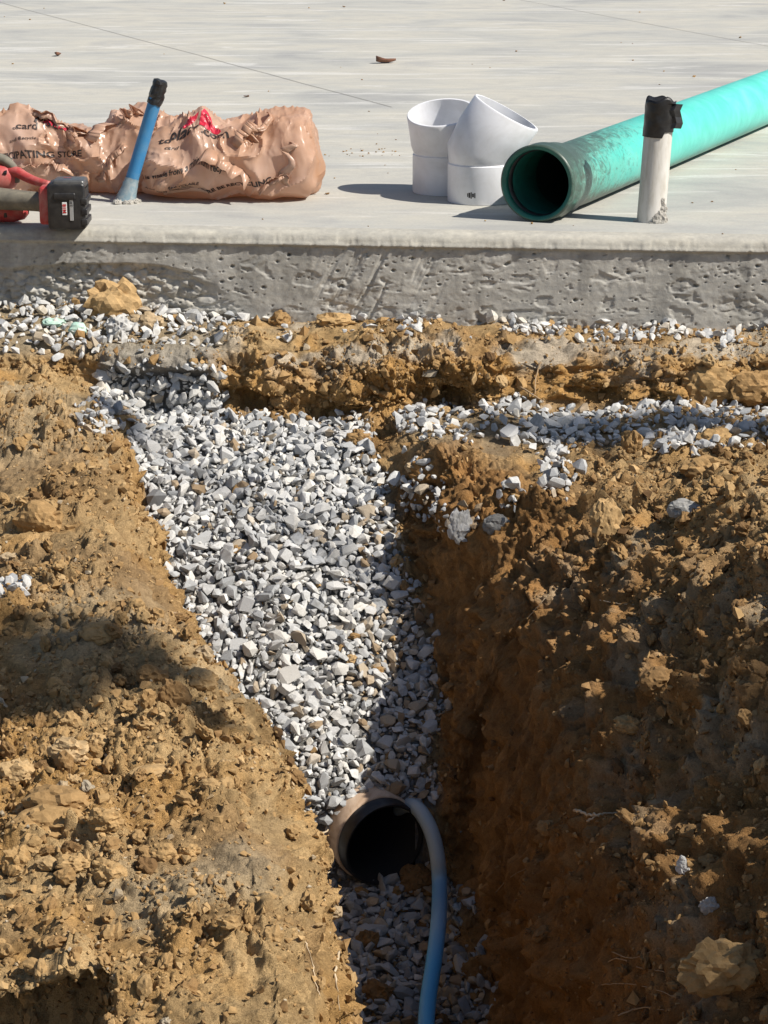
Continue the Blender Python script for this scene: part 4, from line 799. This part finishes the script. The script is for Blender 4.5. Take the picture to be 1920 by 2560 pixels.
# ------------------------------------------------------------------ rocks and clods worth naming
M_rockg = mat_stone('grey_rock', [(0.0, (0.16, 0.16, 0.155)), (0.5, (0.33, 0.325, 0.31)), (1.0, (0.58, 0.575, 0.56))])
ROCKS = [  # u, v, width px, height px, depth ratio, material, tint, seed, category, label
 (287, 752, 118, 100, .7, 'c', .80, 1, 'clod', 'large jagged orange clay clod leaning against the concrete slab face'),
 (368, 803, 80, 45, .8, 'c', .92, 2, 'clod', 'pale orange flat clod beside the jagged clay clod at the slab foot'),
 (300, 818, 62, 52, .8, 'g', .85, 3, 'stone', 'chunky whitish stone in front of the jagged clay clod'),
 (115, 2052, 175, 75, .7, 'c', .50, 4, 'rock', 'long brown rock with a pale patch on the lit bank'),
 (145, 1993, 170, 70, .6, 'c', .40, 5, 'rock', 'flat brown rock lying behind the long pale-patched rock'),
 (262, 2048, 74, 58, .8, 'c', .58, 6, 'clod', 'squarish tan clod beside the long pale-patched rock'),
 (252, 1578, 100, 50, .9, 'c', .62, 7, 'rock', 'smooth tan slab-shaped rock on the shaded part of the left bank'),
 (378, 1688, 76, 52, .8, 'c', .25, 8, 'rock', 'dark brown rounded clod at the brink of the trench'),
 (438, 1742, 74, 84, .8, 'c', .22, 9, 'clod', 'tall dark brown clod at the brink of the trench'),
 (500, 1700, 82, 58, .8, 'c', .78, 10, 'clod', 'sunlit angular tan clod on the trench brink above the gravel'),
 (172, 1872, 92, 56, .8, 'c', .88, 11, 'clod', 'pale flaky clod among loose soil on the lit bank'),
 (242, 1856, 56, 44, .8, 'c', .80, 12, 'clod', 'pale rounded clod next to the pale flaky clod'),
 (385, 1924, 110, 26, .6, 'c', .74, 13, 'rock', 'long thin flat tan rock on the lit bank'),
 (98, 1292, 110, 90, .8, 'c', .45, 14, 'rock', 'half buried brown boulder at the back of the left bank'),
 (1800, 2420, 190, 120, .6, 'c', .62, 15, 'clod', 'big overhanging clay clod lit on top on the shaded slope'),
 (1515, 1300, 70, 105, .7, 'c', .78, 16, 'clod', 'sunlit tan clod crumbling off the crest of the shaded bank'),
 (1712, 1272, 86, 48, .8, 'g', .50, 17, 'rock', 'smooth olive grey rock on the crest of the shaded bank'),
 (1240, 1308, 64, 50, .5, 'g', .32, 18, 'rock', 'flat dull grey rock in the shaded soil below the ledge'),
 (1150, 1312, 52, 80, .5, 'g', .95, 19, 'stone', 'long white sliver of stone in the soil below the ledge'),
 (895, 1094, 62, 40, .8, 'c', .42, 20, 'stone', 'brown stone lying at the head of the gravel slope'),
 (420, 1098, 74, 46, .8, 'g', .62, 21, 'stone', 'large flat beige stone at the head of the gravel slope'),
 (1645, 1700, 92, 66, .8, 'c', .20, 22, 'rock', 'dark brown rock below the hole in the shaded slope'),
 (1570, 1812, 66, 44, .8, 'c', .66, 23, 'clod', 'small clod catching sun on the shaded slope'),
 (1775, 958, 130, 92, .5, 'c', .60, 24, 'clod', 'smooth rounded clay lump bulging from the cut bank'),
 (1880, 965, 110, 76, .5, 'c', .40, 25, 'clod', 'dark clay lump beside the smooth rounded clay lump'),
 (405, 2130, 74, 50, .8, 'c', .55, 26, 'rock', 'angular brown rock lower on the lit bank'),
 (474, 2126, 52, 34, .8, 'c', .62, 27, 'clod', 'rounded clod beside the angular brown rock'),
 (190, 2155, 80, 44, .8, 'c', .68, 28, 'clod', 'blocky tan clod below the squarish tan clod'),
 (270, 2178, 84, 60, .8, 'c', .66, 29, 'clod', 'crumbly orange clod next to the blocky tan clod'),
 (45, 1925, 80, 56, .8, 'c', .86, 30, 'clod', 'large pale clod near the flat brown rock'),
 (40, 2150, 70, 70, .8, 'c', .60, 31, 'clod', 'knobbly tan clod below the long pale-patched rock'),
 (705, 1000, 52, 42, .8, 'c', .70, 32, 'clod', 'orange clod under the cut bank above the gravel'),
 (1590, 1010, 60, 40, .8, 'c', .40, 33, 'clod', 'brown clod on the gravel ledge under the cut bank'),
 (1790, 1095, 100, 52, .7, 'c', .60, 34, 'rock', 'smooth brown rock lying on the gravel ledge'),
 (1580, 1105, 50, 56, .8, 'c', .44, 35, 'clod', 'upright brown clod among the ledge gravel'),
 (1765, 1170, 120, 60, .7, 'c', .50, 36, 'clod', 'broad brown clod on the rim of the gravel ledge'),
 (920, 2350, 62, 62, .8, 'c', .16, 37, 'clod', 'dark red clay lump among the trench floor stones'),
 (945, 2480, 74, 60, .8, 'c', .12, 38, 'clod', 'dark clay lump on the trench floor beside the hose'),  # this lump and the next take the darkest clod tints
 (1046, 2196, 84, 70, .8, 'c', .10, 43, 'clod', 'dark clod beside the buried pipe mouth under the hose'),
 (700, 800, 50, 44, .8, 'c', .45, 39, 'stone', 'brown rounded stone at the foot of the slab'),
 (1705, 2165, 30, 44, .5, 'g', 1.0, 41, 'stone', 'small white paper scrap stuck in the shaded slope'),  # this scrap and the next are modelled as stone lumps
 (1772, 2262, 44, 40, .6, 'g', .75, 42, 'stone', 'pale bluish scrap stuck in the shaded slope below the white scrap'),
 (835, 800, 90, 40, .8, 'c', .72, 40, 'clod', 'rough tan clod at the foot of the slab'),
]
for (u, v, w, h, dr, mk, tv, sd_, cat, lab) in ROCKS:
    q, nn = hit(u, v + h * 0.30); dep = project(q)[2]; W_, H_ = w * dep / FPX, h * dep / FPX
    Hm = H_ * (0.95 if nn[2] > 0.6 else 1.0); c_ = q + np.array([0, 0, Hm * 0.26]) + (nn * W_ * 0.04)
    if 'overhanging' in lab: c_ = q + np.array([0.0, -0.03, 0.035])
    nm = {'stone': 'stone', 'rock': 'rock', 'clod': 'large_clod'}[cat]
    o = lump(nm, (0, 0, 0), (W_ * 1.08, W_ * dr, Hm * 1.12), M_clod if mk == 'c' else M_rockg, None, sd_, 4, 0.20 if cat != 'rock' else 0.13, 1.5, 0.3 * math.sin(sd_ * 2.1), tintv=tv)
    o.location = c_; tag(o, lab, cat)
# mint paint on a few stones, scraps
M_mint = plain('mint_paint', (0.42, 0.62, 0.52), 0.8, (0.5, 0.55, 0.48), 60)
for i, (u, v, w, h, lab) in enumerate([(195, 832, 46, 40, 'stone sprayed with mint green paint at the slab foot'), (135, 812, 60, 20, 'flat stone streaked with mint green paint near the slab foot')]):
    q, nn = hit(u, v); dep = project(q)[2]; o = lump('painted_stone', (0, 0, 0), (w * dep / FPX, w * .7 * dep / FPX, h * dep / FPX), M_mint, None, 70 + i, 3, 0.18, 1.6); o.location = q + np.array([0, 0, 0.006]); tag(o, lab, 'stone')
# crumbs and leaves on the slab
M_leaf = plain('dead_leaf', (0.13, 0.07, 0.04), 0.8, (0.28, 0.10, 0.07), 80)
for i, (u, v, s, lab) in enumerate([(965, 158, .05, 'curled dead brown leaf lying alone on the open slab'), (145, 140, .03, 'small dark leaf scrap on the slab near the saw cut'), (616, 244, .014, 'tiny dark leaf scrap on the slab behind the bags')]):
    q = at_z(u, v, 0.0); a = np.linspace(-1, 1, 9); b = np.linspace(-1, 1, 5); V = [(s * x * .9, s * y * .45 * (1 - x * x) ** .5, s * (.14 * x * x + .3 * y * y * (1 - .5 * x)) + 0.002) for x in a for y in b]
    o = link('dead_leaf', py_mesh('dead_leaf', V, grid_faces(9, 5).tolist()), M_leaf); o.location = q; o.rotation_euler = (0, 0, 0.5 + i); tag(o, lab, 'leaf'); sm = o.modifiers.new('thick', 'SOLIDIFY'); sm.thickness = 0.001
rc = np.random.default_rng(5); crumbs = [(818, 486, 14), (858, 380, 9), (905, 378, 8), (922, 385, 9), (880, 384, 7), (940, 381, 6), (812, 388, 7), (836, 446, 6), (1780, 505, 8), (1730, 508, 9), (700, 445, 6), (1840, 425, 7), (1005, 412, 6), (1735, 193, 10), (1850, 95, 9), (560, 10, 9), (860, 18, 9), (1260, 2, 9), (905, 200, 6), (1225, 170, 6), (75, 50, 8), (1330, 560, 10), (720, 580, 16), (770, 490, 7), (990, 350, 6)]
crumbs += [(rc.uniform(820, 1020), rc.uniform(372, 392), rc.uniform(4, 7)) for _ in range(22)] + [(rc.uniform(0, 1920), rc.uniform(20, 590), rc.uniform(4, 7)) for _ in range(40)]
me_c = []
for k in range(8):
    vv_c, ff_c = CV[k]; me = np_mesh('soil_crumb', vv_c, ff_c, {'tint': np.full(len(vv_c), 0.15 + 0.07 * k)}); me.materials.append(M_clod); me.polygons.foreach_set('use_smooth', np.zeros(len(me.polygons), bool)); me_c.append(me)
for i, (u, v, s) in enumerate(crumbs):
    if 1000 < u < 1700 and 230 < v < 540: continue
    q = at_z(u, v, 0.0)
    if q[1] < slab_y(q[0]) + 0.02: continue
    sz = s * project(q)[2] / FPX; o = bpy.data.objects.new('soil_crumb', me_c[i % 8]); C.objects.link(o); o.location = q + np.array([0, 0, sz * .2]); o.scale = (sz, sz, sz * .7); o.rotation_euler = (0, 0, i * 1.7)
    tag(o, 'tiny brown soil crumb lying on top of the concrete slab', 'crumb', 'soil crumbs on the slab')
# roots
ROOTS = [  # points (u, v, lift mm), radius mm, pale, label
 ([(790, 2092, 2), (822, 2076, 26), (850, 2062, 30)], 2.0, 1, 'short pale root poking from the bank toward the pipe mouth'),
 ([(800, 2186, 2), (830, 2178, 16), (850, 2166, 20)], 1.2, 1, 'thin pale root poking out below the pipe mouth'),
 ([(812, 2250, 4), (870, 2240, 30), (960, 2236, 30)], 1.0, 1, 'thin straight root reaching over the trench floor stones'),
 ([(740, 2320, 4), (765, 2360, 8), (782, 2410, 8), (788, 2450, 8), (800, 2490, 6)], 1.3, 1, 'wiggly pale rootlet hanging down the left trench wall'),
 ([(848, 2380, 8), (838, 2440, 8), (846, 2500, 8), (850, 2560, 8)], 2.0, 1, 'pale root running down the rim of the left wall'),
 ([(400, 1450, 4), (440, 1460, 10), (495, 1464, 12)], 2.6, 0, 'brown root stub reaching from the left bank onto the gravel'),
 ([(380, 1538, 4), (440, 1532, 10), (500, 1536, 14), (560, 1530, 14), (620, 1542, 12), (700, 1548, 10)], 2.0, 0, 'long brown root lying across the gravel slope'),
 ([(1436, 2026, 6), (1465, 2034, 16), (1490, 2038, 20), (1508, 2034, 16), (1545, 2030, 6)], 2.6, 1, 'forked pale root sunlit on the shaded trench wall'),
 ([(1468, 2054, 14), (1480, 2046, 18), (1508, 2034, 16)], 2.2, 1, 'short prong beside the forked pale root on the wall'),
 ([(1440, 2480, 6), (1530, 2400, 10), (1600, 2420, 14), (1660, 2430, 14), (1720, 2460, 10)], 1.2, 0, 'arching hair root at the bottom of the shaded wall'),
 ([(1500, 2462, 6), (1570, 2460, 12), (1650, 2478, 12), (1700, 2500, 8)], 0.9, 0, 'fine hair root below the arching hair root'),
 ([(1545, 2540, 6), (1600, 2520, 12), (1660, 2525, 10)], 1.4, 0, 'short stiff hair root near the foot of the shaded wall'),
 ([(1530, 2380, 6), (1580, 2395, 12), (1650, 2370, 10)], 0.9, 0, 'fine hair root above the arching hair root'),
 ([(1320, 1545, 4), (1350, 1510, 10), (1368, 1490, 8)], 0.9, 1, 'thin pale rootlet high on the shaded wall'),
 ([(1500, 1500, 4), (1540, 1508, 10), (1585, 1512, 6)], 0.9, 1, 'thin pale rootlet on the shaded slope under the crest'),
 ([(1240, 2230, 4), (1280, 2190, 12), (1340, 2160, 8)], 0.9, 0, 'fine curled rootlet low on the shaded wall'),
 ([(1290, 960, 6), (1330, 985, 12), (1360, 1005, 10)], 2.2, 0, 'crooked brown root dangling from the cut bank'),
 ([(1352, 905, 6), (1340, 940, 10), (1338, 985, 10)], 2.2, 0, 'upright brown root in the face of the cut bank'),
 ([(795, 765, 30), (797, 785, 12), (797, 800, 2)], 0.9, 1, 'thin dry stalk standing at the foot of the slab'),
]
for pts, rad, pale_, lab in ROOTS:
    W_ = []
    for (u, v, lift) in pts:
        q, nn = hit(u, v); W_.append(q + (CAM - q) / np.linalg.norm(CAM - q) * lift * 0.001)
    pp = smooth_path(W_, 7); pp[1:-1] += rng.normal(size=(len(pp) - 2, 3)) * rad * 0.0004
    o = tube('root', pp, np.linspace(rad, rad * 0.45, len(pp)) * 0.001, M_rootp if pale_ else M_root, None, 7); tag(o, lab, 'root')

# ------------------------------------------------------------------ unseen tree added to cast shade on the left bank and ledge
M_foliage = plain('foliage', (0.06, 0.11, 0.025), 0.7, (0.09, 0.13, 0.04), 8); M_bark = plain('bark', (0.13, 0.10, 0.07), 0.95, (0.08, 0.06, 0.045), 25, 0.6)
tx = np.array([5.6, -3.6, -0.1]); t = empty('shade_caster_tree', tuple(tx)); tag(t, 'unseen leafy tree added to shade the bank and ledge', 'tree')
tube('trunk', smooth_path([tx + np.array([0, 0, -.15]), tx + np.array([.03, .02, .8]), tx + np.array([-.05, .05, 2.0]), tx + np.array([.02, 0, 3.4]), tx + np.array([0, .1, 5.2])], 6), np.linspace(.17, .05, 25), M_bark, t, 18)
clumps = []
def shade(u, v, z, dist, rad, sq=(1, 1)): clumps.append((np.array(at_z(u, v, z)) + np.array(SUN) * dist, rad, sq))  # leaf clumps set along sun rays to shade chosen patches
for (u, v, rad) in [(60, 1630, .12), (230, 1650, .10), (360, 1700, .06), (-120, 1620, .2), (90, 1740, .08), (470, 1790, .04)]: shade(u, v, -0.39, 5.6, rad)
for (u, v, rad) in [(1250, 1060, .05), (1500, 1075, .09), (1700, 1060, .07), (280, 1030, .07), (1850, 1090, .06)]: shade(u, v, -0.34, 5.8, rad)
rt = np.random.default_rng(12)
for k in range(26): a, b = rt.uniform(0, 2 * math.pi), rt.uniform(-.5, 1.5); clumps.append((tx + np.array([1.5 + 1.6 * math.cos(a), 1.6 * math.sin(a) - 0.9, 4.4 + b]), rt.uniform(.3, .5), (1, 1)))
LV, LF = [], []
for c_, rad, sq in clumps:
    n_ = int(110 + 1500 * rad); q = rt.normal(size=(n_, 3)); q /= np.linalg.norm(q, axis=1, keepdims=True); q *= rad * (rt.random((n_, 1)) ** 0.45); cen = c_ + q
    a = rt.normal(size=(n_, 3)); a /= np.linalg.norm(a, axis=1, keepdims=True); b = np.cross(a, rt.normal(size=(n_, 3))); b /= np.linalg.norm(b, axis=1, keepdims=True); l_ = rt.uniform(.025, .045, (n_, 1))
    base = sum(len(x) for x in LV); LV.append(np.stack([cen - a * l_, cen + b * l_ * .5, cen + a * l_, cen - b * l_ * .5], 1).reshape(-1, 3)); LF.append(np.arange(n_ * 4).reshape(-1, 4) + base)
link('crown', np_mesh('crown', np.concatenate(LV), np.concatenate(LF)), M_foliage, t, False)
for c_, rad, sq in clumps: 
    s0 = tx + np.array([0, .02, 2.2 + 0.5 * min(2.5, max(0, c_[2] - 3))]); tube('limb', smooth_path([s0, s0 * .5 + c_ * .5 + np.array([0, 0, .25]), c_], 5), np.linspace(.03, .006, 11), M_bark, t, 6)
